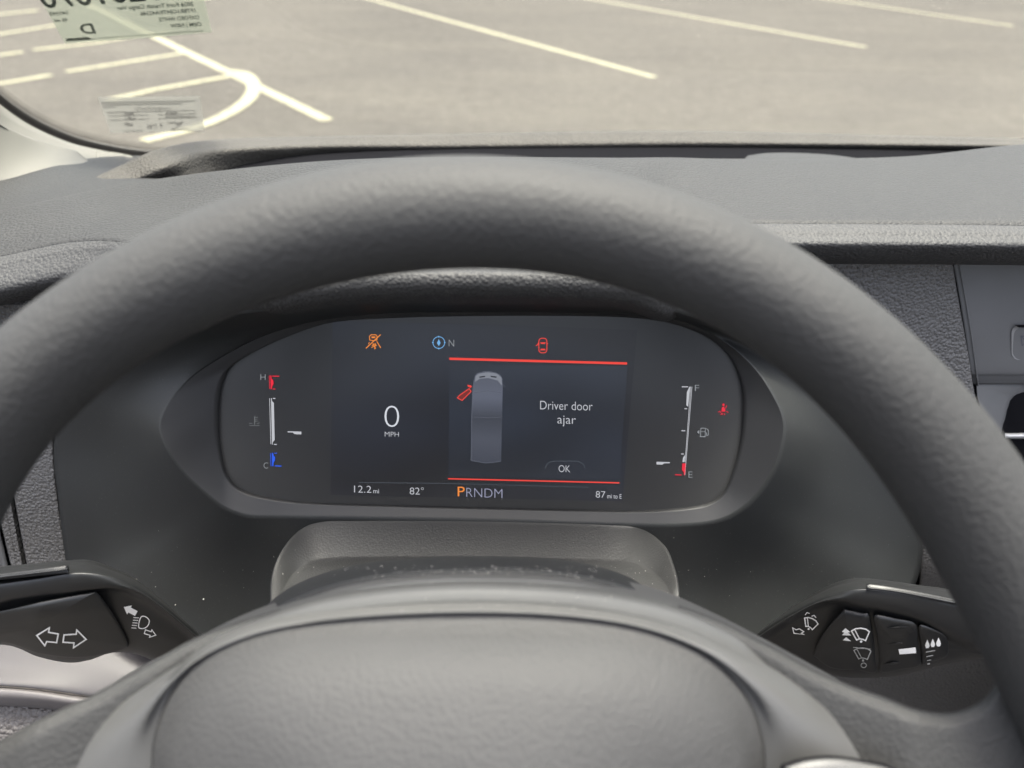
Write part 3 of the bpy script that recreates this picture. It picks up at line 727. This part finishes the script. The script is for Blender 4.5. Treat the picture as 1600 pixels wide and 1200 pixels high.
S('van_bonnet', [[(743, 588), (748, 584), (763, 582), (776, 584), (783.5, 590), (784.5, 602), (783, 602), (778, 595), (763, 591), (750, 592), (742, 597)]], glow('grey van bonnet light', (128, 132, 142)), 4)
S('van_outline', stroke([(740.5, 594), (738.5, 610), (737, 650), (736, 720), (748, 722), (758, 724), (765, 723.5), (783, 721)], .9) + stroke([(741, 614), (762, 611), (783.5, 614)], .8) + stroke([(738, 652), (784, 653)], .6) + stroke([(785, 601), (791, 606)], 1.0), glow('van line light', (96, 100, 112)), 5)
S('van_grille', [[(749, 588.5), (758, 587.3), (758, 589.3), (749, 590.5)], [(766.5, 587.3), (776, 588.5), (775.5, 590.5), (767, 589.3)]], glow('dark van grille', (40, 42, 50)), 6)
S('open_door', stroke([(714.5, 622), (718, 618), (733, 607.5), (736, 612), (722, 626)], 1.3, True) + [[(730, 601.5), (736, 602.5), (736.5, 606), (731, 604.5)]] + stroke([(734, 606), (737, 604)], 1.4), RD); S('door_fill', [[(715, 622), (718, 618), (733, 608), (735.5, 612), (722, 625.5)]], DR, 3)
# temperature gauge
gauge('temperature_gauge')
T('gauge_letter', 'H', (406.5, 594.3), (414.5, 594.3), 10, GR); T('gauge_letter', 'C', (411.5, 732.5), (418.5, 732.5), 10, GR)
S('hot_mark', stroke([(420.3, 587), (420.8, 608)], .9) + [[(422, 587), (423.5, 587), (424, 592), (426.5, 594.5), (427, 600), (425, 604), (424, 608.5), (422.5, 608.5)]] + stroke([(425, 588), (436, 588.2)], 1.4) + stroke([(425.5, 608), (430, 608.2)], 1.2), RD2)
S('scale_bar', stroke([(420.8, 622.5), (422.8, 694.5)], 1.0) + [[(423, 622.5), (424.3, 622.5), (424.6, 627), (427.5, 630), (428.8, 688), (426, 691), (425.6, 695), (424.6, 695)]] + stroke([(426, 622.8), (430, 623)], 1.4) + stroke([(427.5, 694.8), (432, 695)], 1.4), LG)
S('cold_mark', stroke([(422.3, 708.5), (423, 729)], 1.0) + [[(424.3, 708), (426, 708), (427, 712), (429.5, 715), (429, 720), (427, 724), (426.8, 729), (425, 729)]] + stroke([(428, 708.6), (432.5, 708.8)], 1.2) + stroke([(429, 728.3), (439.5, 728.8)], 1.6), BL)
S('needle_mark', [[(449, 674.2), (449, 676), (457, 676.2), (460, 678.8), (470.5, 679.2), (470.5, 674.8)]], LG)
S('coolant_symbol', stroke([(397.5, 651), (397.5, 664)], 1.6) + stroke([(398, 652.5), (403, 652.5)], 1) + stroke([(398, 655.5), (402, 655.5)], 1) + stroke([(398, 658.5), (403, 658.5)], 1) + stroke([(389, 661.5), (394, 662.5)], 1) + stroke([(400, 662.5), (406, 661)], 1) + stroke([(389, 665.5), (406, 665.3)], 1), glow('very dim display light', (105, 108, 110)))
# fuel gauge
gauge('fuel_gauge')
T('gauge_letter', 'F', (1086, 611.5), (1093, 611.5), 10.5, GR); T('gauge_letter', 'E', (1076, 747), (1082.5, 747), 10.5, GR)
S('scale_bar', stroke([(1081.5, 604.5), (1070.5, 743)], .9) + stroke([(1079.6, 604.5), (1070.8, 722)], .9) + [[(1077.5, 604.5), (1078.8, 604.5), (1075.5, 636), (1072.6, 633.5), (1073.5, 613)], [(1069.8, 712), (1070.8, 712), (1069.8, 722.5), (1066.6, 722.5), (1067.3, 716)]] + stroke([(1065.5, 604.7), (1075.5, 604.7)], 1.6) + stroke([(1069.5, 639), (1074, 639)], 1.4) + stroke([(1065, 673.3), (1071, 673.5)], 1.6) + stroke([(1064.5, 709.7), (1069, 709.9)], 1.4), LG)
S('empty_mark', [[(1066.3, 724.5), (1072, 724.5), (1071.5, 739), (1070.5, 743), (1069, 743), (1068.3, 738), (1065.8, 735)]] + stroke([(1055, 742.3), (1065.5, 742.6)], 1.5), RD2)
S('needle_mark', [[(1026, 722), (1047, 722.5), (1047, 724.3), (1038, 724.5), (1035, 726.5), (1026, 726.2)]], LG)
S('pump_symbol', stroke([(1095.5, 669.5), (1102.5, 669.5), (1102, 682.5), (1094.5, 682.5)], 1.2, True) + stroke([(1093.5, 682.8), (1103, 682.8)], 1.3) + stroke([(1095, 675), (1102, 675)], 1) + [[(1089.3, 675.5), (1093.3, 672), (1093, 679)]] + stroke([(1104, 670), (1107, 672.5), (1107, 680), (1104.5, 681), (1103.8, 676)], 1.2), GR)
HOST[0] = None
S('seatbelt_symbol', [arc(1130.8, 632.8, 2.0, 2.2, 0, 330, 9), [(1129, 636), (1131.5, 636), (1133.5, 639.5), (1133.8, 643.5), (1127.5, 643.5), (1127.8, 639)]] + stroke([(1122.3, 644.5), (1125.2, 643), (1126.3, 645.3)], 1.1) + stroke([(1134, 638.5), (1136, 633.5)], 1.1) + stroke([(1126.3, 649), (1128.3, 645.8), (1129.6, 648.5)], 1.1) + stroke([(1131.4, 645.6), (1133, 649)], 1.1) + stroke([(1135.2, 643), (1138.6, 645)], 1.1), RD2)

# ------------------------------------------------------------------ steering column cover
sc_ = empty('column_cover', 'dark grey steering column cover below the display, its lower half lit', 'column cover', loc=P(745, 870, .31))
def crow(y0, d, xl, xr, drop=.0):
    """one cross-row of the cover: rounded shoulders, flat top"""
    k = 26
    return [P(xl, y0 + 34 + drop, d), P(xl + 4, y0 + 12 + drop * .4, d), P(xl + 20, y0 + 1, d), P(xl + 70, y0, d), P((xl + xr) / 2, y0 - 1 + 3, d), P(xr - 70, y0 + 8, d), P(xr - 20, y0 + 9, d), P(xr - 4, y0 + 20 + drop * .4, d), P(xr, y0 + 42 + drop, d)]
top_px = [(424, 948), (426, 900), (440, 862), (466, 830), (500, 816), (560, 814), (750, 815), (940, 820), (1000, 826), (1036, 850), (1052, 884), (1059, 915), (1061, 950)]
def shr(dpx, dscale, ys): return [P(745 + (x - 745) * dscale, y + dpx, d) for (x, y), d in zip(top_px, ys)]
e0 = [.262, .285, .303, .322, .331, .333, .334, .333, .331, .312, .292, .276, .262]
rowA = [P(x + (-2 if x < 745 else 2), y + 2, d + .012) for (x, y), d in zip(top_px, e0)]
rowB = [P(x, y, d) for (x, y), d in zip(top_px, e0)]
rowC = [P(x + (745 - x) * .006, y + 2.5, d - .0010) for (x, y), d in zip(top_px, e0)]
in2 = [(436, 965), (440, 930), (456, 900), (482, 880), (512, 874), (570, 872), (750, 872), (930, 876), (985, 880), (1020, 894), (1040, 914), (1049, 935), (1053, 968)]
e2 = [.254, .272, .293, .305, .309, .310, .310, .309, .306, .296, .281, .268, .254]
rowD = [P(x, y, d) for (x, y), d in zip(in2, e2)]
in3 = [(460, 1010), (490, 1000), (540, 990), (580, 985), (620, 980), (680, 978), (750, 978), (820, 980), (880, 983), (930, 988), (980, 995), (1010, 1002), (1040, 1010)]
rowE = [P(x, y, .235) for (x, y) in in3]
keep(grid('cover_shell', [rowA, rowB, rowC, rowD, rowE], 120, 61, M['shroud'], None, thick=.003, linear=True), sc_)

# ------------------------------------------------------------------ steering wheel
WT = math.radians(29.45); WC = EYE + Vector((-.0136, .1251, -.2348))
WU = Vector((1, 0, 0)); WV = Vector((0, math.sin(WT), math.cos(WT))); WNv = Vector((0, -math.cos(WT), math.sin(WT)))
wheel = empty('steering_wheel', 'thick grained black steering wheel seen close up in front of the display', 'steering wheel', loc=WC)
def W(o): return keep(o, wheel)
par = [.0102, .02341, -.01546, -.00639, -.02427, -.00966, .00159, -.00482, -.01473, .01148, .01098, .01475, .00534, -.00451]
def rimrad(th):
    d = math.degrees(th) % 360
    if d > 270: d -= 360
    dd = min(max(d, 6), 158); r = math.radians(dd)
    b = [1, math.cos(r), math.sin(r), math.cos(2 * r), math.sin(2 * r), math.cos(3 * r), math.sin(3 * r)]
    rc = .1786 + sum(x * y for x, y in zip(b, par[:7])); a = .0157 + sum(x * y for x, y in zip(b, par[7:]))
    t = 0
    if d < 6: t = min(1, (6 - d) / 35)
    if d > 158: t = min(1, (d - 158) / 35)
    t = t * t * (3 - 2 * t)
    return rc * (1 - t) + .181 * t, a * (1 - t) + .0155 * t
NT, NP = 240, 40
V, F = [], []
for i in range(NT):
    th = 2 * math.pi * i / NT; rc, a = rimrad(th); er = WU * math.cos(th) + WV * math.sin(th)
    for j in range(NP):
        ph = 2 * math.pi * j / NP
        V.append(WC + er * (rc + a * math.cos(ph)) + WNv * (.0193 * math.sin(ph)))
for i in range(NT):
    for j in range(NP):
        F.append((i * NP + j, ((i + 1) % NT) * NP + j, ((i + 1) % NT) * NP + (j + 1) % NP, i * NP + (j + 1) % NP))
me = mesh_obj('rim', V, F, M['rim'], None, toward=None)
bm = bmesh.new(); bm.from_mesh(me.data); bmesh.ops.recalc_face_normals(bm, faces=bm.faces); bm.to_mesh(me.data); bm.free(); me.data.shade_smooth()
W(me)
def hp(px, py, h): return PP(px, py, WC + WNv * h, WNv)
def polar(outline, h, n=220):
    pts = [hp(*p, h) - WC for p in spline(outline, 400, True)]
    uv = [(p.dot(WU), p.dot(WV)) for p in pts]
    an = np.array([math.atan2(v, u) for u, v in uv]); ra = np.array([math.hypot(u, v) for u, v in uv]); s = np.argsort(an)
    return np.interp(np.linspace(-math.pi, math.pi, n, endpoint=False), an[s], ra[s], period=2 * math.pi)
A_px = [(0, 1205), (90, 1127), (210, 1061), (300, 1013), (400, 973), (500, 942), (620, 924), (740, 918), (880, 924), (1000, 942), (1080, 964), (1160, 1000), (1240, 1042), (1340, 1098), (1420, 1146), (1490, 1200), (1520, 1300), (1480, 1420), (1380, 1550), (1150, 1700), (730, 1780), (300, 1700), (60, 1550), (-60, 1400), (-70, 1290)]
B_px = [(230, 1200), (243, 1130), (275, 1068), (330, 1018), (420, 984), (560, 967), (740, 961), (880, 966), (1000, 984), (1100, 1025), (1160, 1080), (1188, 1135), (1200, 1200), (1195, 1320), (1120, 1450), (950, 1540), (730, 1570), (500, 1540), (310, 1450), (240, 1320)]
rA, rB = polar(A_px, -.027), polar(B_px, -.008)
def rings(name, spec, mat, cap=False, n=220):
    V, F = [], []
    for (r, h) in spec:
        for i in range(n):
            th = -math.pi + 2 * math.pi * i / n; V.append(WC + (WU * math.cos(th) + WV * math.sin(th)) * float(r[i]) + WNv * h)
    for k in range(len(spec) - 1):
        for i in range(n):
            j = (i + 1) % n; F.append((k * n + i, k * n + j, (k + 1) * n + j, (k + 1) * n + i))
    if cap:
        V.append(WC + WNv * spec[-1][1]); c = len(V) - 1; k = len(spec) - 1
        F += [(k * n + i, k * n + (i + 1) % n, c) for i in range(n)]
    return W(mesh_obj(name, V, F, mat, None))
mixr = lambda t: rA * (1 - t) + rB * t
rings('hub_trim', [(rA - .004, -.060), (rA - .0015, -.036), (rA, -.0290), (rA - .001, -.0262), (rA - .004, -.0235), (mixr(.25), -.0165), (mixr(.5), -.0108), (mixr(.7), -.0086), (mixr(.85), -.0090), (rB + .003, -.0100), (rB + .001, -.0108), (rB + .0002, -.0113)], M['hub'])
rings('airbag_cover', [(rB + .0001, -.0120), (rB, -.0113), (rB - .0018, -.0098), (rB - .006, -.0058), (rB * .88, .0010), (rB * .7, .0090), (rB * .45, .0165), (rB * .2, .0200)], M['airbag'], cap=True)
# grained spokes running from the hub out to the rim
def spoke(name, top):
    def sh(x): return -.034 * min(1, max(0, 1 - ((x - 950) / 480 if x > 745 else (540 - x) / 480)))
    r0 = [hp(x, y, -.030 + sh(x)) for x, y in top]; r1 = [hp(x, y, -.014 + sh(x)) for x, y in top]
    r2 = [hp(x, y + 12, -.009 + sh(x)) for x, y in top]; r3 = [hp(x, y + 50, -.007 + sh(x)) for x, y in top]
    r4 = [hp(x, 1330, -.007 + sh(x)) for x, y in top]; r5 = [hp(x, 1480, -.012 + sh(x)) for x, y in top]
    return W(grid(name, [r0, r1, r2, r3, r4, r5], 80, 40, M['rim'], None, thick=.003))
spoke('spoke', [(1060, 946), (1120, 968), (1200, 1008), (1270, 1046), (1330, 1072), (1381, 1090), (1428, 1108), (1475, 1115), (1510, 1108), (1540, 1090), (1562, 1062), (1620, 1010), (1700, 960)])
spoke('spoke', [(480, 940), (420, 957), (315, 993), (237, 1035), (150, 1083), (105, 1104), (50, 1131), (0, 1158), (-60, 1180), (-130, 1180), (-180, 1140), (-230, 1060), (-300, 980)])
# back cover of the hub: crescent blackened to hold the rim's shade, lit lip given a paler plastic
def bc(pts, h): return [hp(x, y, h) for x, y in pts]
cr0 = [(395, 1000), (425, 950), (470, 918), (550, 892), (650, 880), (740, 877), (860, 881), (950, 898), (1005, 925), (1050, 965)]
cr1 = [(395, 1010), (425, 964), (475, 935), (555, 911), (650, 899), (740, 896), (860, 899), (950, 915), (1010, 938), (1055, 975)]
cr2 = [(390, 1020), (425, 972), (478, 945), (556, 921), (650, 908), (740, 904), (862, 908), (955, 924), (1018, 948), (1062, 985)]
cr3 = [(400, 1040), (435, 990), (485, 962), (560, 938), (650, 924), (740, 918), (862, 922), (955, 940), (1015, 962), (1055, 1000)]
M['collar'] = plastic('dusty shaded back cover', (.010, .0105, .011), .6, fine=1600, fine_d=.00005, spec=.25, dust=.3)  # near-black base carries the shade cast here, with dust flecks on it
W(grid('back_cover', [bc([(x, y + 30) for x, y in cr0], -.085), bc(cr0, -.078), bc(cr1, -.050), bc([(x, y + 2) for x, y in cr1], -.0505)], 90, 26, M['collar'], None, thick=.002))
W(grid('cover_lip', [bc([(x, y + 3) for x, y in cr1], -.052), bc([(x, y + .5) for x, y in cr1], -.0475), bc([(x, y - 4) for x, y in cr2], -.0435), bc(cr2, -.0405), bc(cr3, -.036)], 90, 22, M['hub'], None, thick=.002))
# switch pod at the lower right of the hub
pod = [(1222, 1206), (1236, 1194), (1262, 1187), (1300, 1184), (1345, 1190), (1400, 1206), (1440, 1260), (1420, 1340), (1340, 1380), (1260, 1350), (1215, 1280)]
pp = spline(pod, 60, True); cxp = sum(p[0] for p in pp) / 60; cyp = sum(p[1] for p in pp) / 60
def podr(s, h): return [hp(cxp + (x - cxp) * s, cyp + (y - cyp) * s, h) for x, y in pp]
def ringmesh(name, specs, mat, capv=True):
    V, F = [], []
    for s, h in specs: V += podr(s, h)
    n = 60
    for k in range(len(specs) - 1):
        F += [(k * n + i, k * n + (i + 1) % n, (k + 1) * n + (i + 1) % n, (k + 1) * n + i) for i in range(n)]
    if capv: F.append(tuple((len(specs) - 1) * n + i for i in range(n)))
    return W(mesh_obj(name, V, F, mat, None))
ringmesh('pod_gap', [(1.05, -.006), (1.045, -.0005), (.9, -.0003)], M['dark'])
ringmesh('control_button', [(.985, -.002), (.98, .0016), (.94, .003), (.6, .0035)], M['hub'])

# ------------------------------------------------------------------ stalks
def stalk(name, label, st):
    root = empty(name, label, 'stalk', loc=P(st[3][0], st[3][2], .262))
    rows = [[], [], [], [], [], [], [], [], []]
    for (x, yt, yc, yr, yu, yb, d) in st:
        prof = [(yb - 6, d + .030), (yt + 6, d + .030), (yt, d + .018), (yc - 3, d + .0035), (yc + 3, d), (yr, d - .0015), (yu, d + .003), ((yu + yb) / 2, d + .0045), (yb, d + .012)]
        for r, (y, dd) in zip(rows, prof): r.append(P(x, y, dd))
    o = grid('stalk_body', rows, 80, 60, M['stalk'], None, closed_v=True); keep(o, root)
    return root, o
# x, top, crease, lower ridge edge, undercut, bottom
LS = [(-260, 915, 950, 990, 1010, 1030, .245), (-120, 903, 930, 972, 985, 1020, .248), (0, 890, 912, 938, 952, 1003, .252), (60, 886, 904, 930, 940, 1020, .253), (105, 883, 897, 924, 934, 1028, .254), (140, 882, 896, 920, 927, 1024, .256), (175, 892, 902, 918, 925, 1014, .259), (215, 910, 918, 926, 940, 1018, .264), (260, 945, 950, 956, 968, 1036, .270), (300, 980, 984, 990, 1000, 1036, .277), (340, 1015, 1018, 1022, 1030, 1050, .285)]
ls, lbody = stalk('indicator_stalk', 'black indicator stalk with two outlined arrows, left of the wheel hub', LS)
def paddle(root, name, px, d, thick=.006, mat=None, bulge=.003, n=80):
    """raised face with rounded shoulders; d(x, y) gives its distance ahead"""
    pp = spline(px, n, True); cx = sum(p[0] for p in pp) / n; cy = sum(p[1] for p in pp) / n
    V, F = [], []
    spec = [(1.0, thick + .004), (1.0, .0012), (.985, .0003), (.95, -.0002), (.8, -bulge * .35), (.55, -bulge * .75), (.3, -bulge * .95)]
    for s, o in spec:
        for x, y in pp:
            X, Y = cx + (x - cx) * s, cy + (y - cy) * s; V.append(P(X, Y, d(X, Y) + o))
    for k in range(len(spec) - 1):
        F += [(k * n + i, k * n + (i + 1) % n, (k + 1) * n + (i + 1) % n, (k + 1) * n + i) for i in range(n)]
    V.append(P(cx, cy, d(cx, cy) - bulge)); F += [((len(spec) - 1) * n + i, (len(spec) - 1) * n + (i + 1) % n, len(V) - 1) for i in range(n)]
    return keep(mesh_obj(name, V, F, mat or M['stalk'], None), root)
lpad = paddle(ls, 'paddle_face', [(-230, 985), (-100, 972), (0, 955), (70, 939), (140, 926), (152, 926), (162, 938), (182, 968), (200, 1003), (196, 1013), (170, 1021), (120, 1028), (60, 1021), (0, 1003), (-100, 1010), (-230, 1020)],
              lambda x, y: .2492 + .012 * max(0, (y - 950) / 80) + .010 * max(0, (x - 60) / 140))
rows = [[P(-200, 905, .262), P(-60, 893, .264), P(60, 884, .266), P(104, 882, .267)], [P(-200, 922, .2475), P(-60, 906, .2505), P(60, 893, .2525), P(106, 888, .2545)], [P(-200, 930, .248), P(-60, 913, .250), P(60, 898, .2525), P(104, 892, .2545)]]
keep(grid('top_trim', rows, 20, 12, M['stalk'], None, thick=.002), ls)
SL = Surf(lbody, lpad)
def arrow_poly(tip, back, L, hw, hl, sw):
    b = np.array(back, float); b /= np.linalg.norm(b); n_ = np.array([-b[1], b[0]]); t = np.array(tip, float)
    return [tuple(p) for p in (t, t + b * hl + n_ * hw, t + b * hl + n_ * sw, t + b * L + n_ * sw, t + b * L - n_ * sw, t + b * hl - n_ * sw, t + b * hl - n_ * hw)]
def arrow(px, w=2.6): return stroke(px, w, True)
keep(decal('arrow_symbol', SL, arrow([(57.5, 993), (77, 981), (76, 988), (91, 990.5), (88.5, 1004), (73, 1002.5), (70, 1009)], 2.3), M['print'], None, .0006), ls)
keep(decal('arrow_symbol', SL, arrow([(100, 992), (119, 991), (120, 984.5), (134.5, 999), (115, 1012), (115.5, 1004.5), (98.5, 1003.5)], 2.3), M['print'], None, .0006), ls)
keep(decal('filled_arrow_symbol', SL, [arrow_poly((193.5, 948.5), (1, .52), 22, 8.2, 10, 4.3)], M['print'], None, .0006), ls)
keep(decal('beam_symbol', SL, stroke(spline([(216.5, 979), (218.5, 968), (222, 963), (228, 964), (233, 969), (232, 976), (227, 981), (220, 982)], 24, True), 1.5, True) + sum([stroke([(208.5 - i * .8, 965 + 4 * i), (217 - i, 965.5 + 4 * i)], 1.3) for i in range(5)], []), M['print'], None, .0006), ls)
keep(decal('outline_arrow_symbol', SL, arrow(arrow_poly((243.5, 992.5), (-1, -.32), 18, 6, 8.5, 3), 1.4), M['print'], None, .0006), ls)

RS = [(1150, 1018, 1020, 1024, 1030, 1040, .292), (1190, 985, 988, 994, 1004, 1024, .284), (1230, 955, 962, 968, 980, 1030, .277), (1275, 930, 939, 944, 956, 1044, .270), (1310, 915, 927, 938, 950, 1050, .265), (1345, 910, 921, 944, 956, 1052, .261), (1400, 915, 925, 954, 968, 1050, .258), (1440, 920, 933, 966, 978, 1042, .257), (1480, 925, 944, 985, 1000, 1034, .256), (1530, 938, 955, 1005, 1018, 1028, .255), (1600, 955, 975, 1015, 1025, 1035, .252), (1720, 985, 1005, 1030, 1040, 1060, .248)]
rs, rbody = stalk('wiper_stalk', 'black wiper stalk with washer symbols and a turning ring, right of the wheel hub', RS)
def rd(x, y): return .2570 + .0035 * max(0, (985 - y) / 32) + .0115 * max(0, (y - 965) / 80) + .012 * max(0, (1370 - x) / 140) - .004 * max(0, (x - 1370) / 100)
rpad = paddle(rs, 'paddle_face', [(1316, 954), (1322, 951), (1345, 956), (1358, 959), (1363, 985), (1368, 1020), (1369, 1050), (1340, 1048), (1300, 1044), (1278, 1030), (1272, 1018), (1290, 985)], rd, bulge=.002)
ring = paddle(rs, 'turning_ring', [(1366, 961), (1400, 966), (1430, 974), (1434, 1000), (1438, 1022), (1437, 1040), (1410, 1046), (1376, 1050), (1374, 1025), (1370, 990)], lambda x, y: rd(x, y) - .001, bulge=.002)
tip = paddle(rs, 'end_cap', [(1436, 976), (1460, 983), (1478, 994), (1482, 1012), (1478, 1026), (1450, 1036), (1441, 1038), (1440, 1020), (1437, 998)], lambda x, y: rd(x, y) - .0005, bulge=.0015)
rows = [[P(1356, 910, .276), P(1400, 914, .275), P(1480, 922, .273), P(1600, 945, .27)], [P(1354, 917, .2615), P(1400, 922, .259), P(1480, 937, .2555), P(1600, 962, .252)], [P(1357, 921, .2615), P(1400, 927, .2585), P(1480, 943, .2555), P(1600, 970, .252)]]
keep(grid('top_trim', rows, 20, 12, M['stalk'], None, thick=.002), rs)
# grip ribs on the ring
for (yy, w) in ((979, 44), (1003.5, 44), (1034, 30)):
    x0 = 1377 if yy < 1000 else 1380; rows = [[P(x0, yy + 3, rd(x0, yy) - .001), P(x0 + w / 2, yy + .5, rd(x0 + w / 2, yy) - .0014), P(x0 + w, yy - 1, rd(x0 + w, yy) - .001)], [P(x0, yy + 3.5, rd(x0, yy) - .0015), P(x0 + w / 2, yy + 1.2, rd(x0 + w / 2, yy) - .0034), P(x0 + w, yy + 0, rd(x0 + w, yy) - .0015)], [P(x0, yy + 4, rd(x0, yy) - .001), P(x0 + w / 2, yy + 4.5, rd(x0 + w / 2, yy) - .0014), P(x0 + w, yy + 1.5, rd(x0 + w, yy) - .001)]]
    keep(grid('grip_rib', rows, 14, 8, M['stalk'], None), rs)
SR = Surf(rbody, rpad, ring, tip)
def wiper(x, y, s, w, dim=False):
    g = lambda a, b: (x + a * s, y + b * s)
    sh = stroke([g(-14, -6)] + [g(a, b) for a, b in ((-8, -9.5), (0, -10.5), (8, -9), (14, -5))] + [g(8, 9), g(4, 7), g(0, 6.3), g(-3, 6.5), g(-6, 8)], w, True)
    return sh + stroke([g(-9, -8), g(-1, 7)], w * .8) + [[(px, py) for px, py in arc(x + 1 * s, y + 10.5 * s, 2.0 * s, 2.0 * s, 0, 330, 8)]]
def rot(sh, cx, cy, a):
    c, s = math.cos(math.radians(a)), math.sin(math.radians(a))
    return [[(cx + (x - cx) * c - (y - cy) * s, cy + (x - cx) * s + (y - cy) * c) for x, y in q] for q in sh]
keep(decal('rear_wiper_symbol', SR, wiper(1344.5, 992, 1.0, 2.0), M['print'], None, .0008), rs)
keep(decal('wiper_off_symbol', SR, wiper(1347.5, 1022, .95, 1.5) + stroke([(1333, 1011.5), (1340, 1011.8)], 1.4) + stroke([(1343, 1012.8), (1350, 1013.2)], 1.4) + stroke([(1352.5, 1013.8), (1360, 1014.3)], 1.4) + stroke(arc(1349.5, 1039.5, 4.2, 3.6, 0, 340, 12), 1.2, True), M['print_dim'], None, .0008), rs)
keep(decal('speed_arrow_symbol', SR, [[(1321, 981.5), (1329, 988), (1325, 988), (1330, 993), (1315.5, 992.5), (1319, 988.5), (1315.5, 987)], [(1322, 995.5), (1330, 1002), (1317, 1000.5)]], M['print'], None, .0008), rs)
keep(decal('washer_symbol', SR, rot(wiper(1266, 974.5, .82, 1.8), 1266, 974.5, 22) + stroke([(1258, 961), (1261, 957), (1265, 958.5)], 1.4) + stroke([(1268, 963), (1272, 961.5), (1275, 965)], 1.4), M['print'], None, .0008), rs)
keep(decal('outline_arrow_symbol', SR, stroke([(1238.5, 981), (1244, 984), (1249, 982.5), (1256, 987), (1252, 989.5), (1256.5, 991.5), (1240.5, 989.5)], 1.5, True), M['print'], None, .0008), rs)
keep(decal('index_mark', SR, [[(1404, 1014.5), (1430.5, 1011.5), (1431.5, 1020.5), (1405.5, 1022.5)]], M['print'], None, .0012), rs)
def drop(x, y, s): return [[(x, y - 6 * s), (x + 2.6 * s, y), (x + 3.2 * s, y + 3 * s), (x + 1.8 * s, y + 6 * s), (x - 1.8 * s, y + 6 * s), (x - 3.2 * s, y + 3 * s), (x - 2.6 * s, y)]]
keep(decal('rain_symbol', SR, drop(1449, 1006, 1.1) + drop(1457.5, 1004.5, 1.1) + drop(1466.5, 1003, 1.15), M['print'], None, .0008), rs)
keep(decal('level_symbol', SR, stroke([(1446.5, 1019), (1461, 1016.3)], 1.7) + stroke([(1447.5, 1026), (1458, 1024)], 1.5) + stroke([(1448.5, 1032), (1455, 1031)], 1.3) + stroke([(1449, 1037.5), (1453, 1037)], 2.2), M['print_dim'], None, .0008), rs)

# ------------------------------------------------------------------ dust specks lying in the hood and on the cover
DS = Surf(fun, *[o for o in bpy.data.objects if o.name in ('cover_shell', 'back_cover', 'hub_trim')])
random.seed(3); V, F = [], []
def speck(px, py, r):
    c = DS.hit(px, py, .0003); n0 = len(V)
    for d in ((1, 0, 0), (0, 1, 0), (-1, 0, 0), (0, -1, 0), (0, 0, 1), (0, 0, -1)):
        V.append(c + Vector(d) * r * random.uniform(.6, 1.3))
    for a, b in ((0, 1), (1, 2), (2, 3), (3, 0)): F.append((n0 + a, n0 + b, n0 + 4)); F.append((n0 + b, n0 + a, n0 + 5))
for (x, y, r) in ((318, 936, .0006), (274, 945, .0005), (213, 905, .0004), (243, 917, .0003), (428, 870, .0003)): speck(x, y, r)
for _ in range(150): speck(random.gauss(760, 170), 884 + abs(random.gauss(0, 12)), random.uniform(.00010, .00028))
for _ in range(30): speck(random.uniform(130, 1420), random.uniform(820, 930), random.uniform(.00008, .0002))
for _ in range(30): speck(random.uniform(560, 1150), random.uniform(925, 980), random.uniform(.00010, .0002))
du = mesh_obj('dust_specks', V, F, flat('pale dust', (.45, .43, .4), .9), None, smooth=False, toward=None)
tag(du, 'tiny pale dust specks lying below the instrument display', kind='stuff')
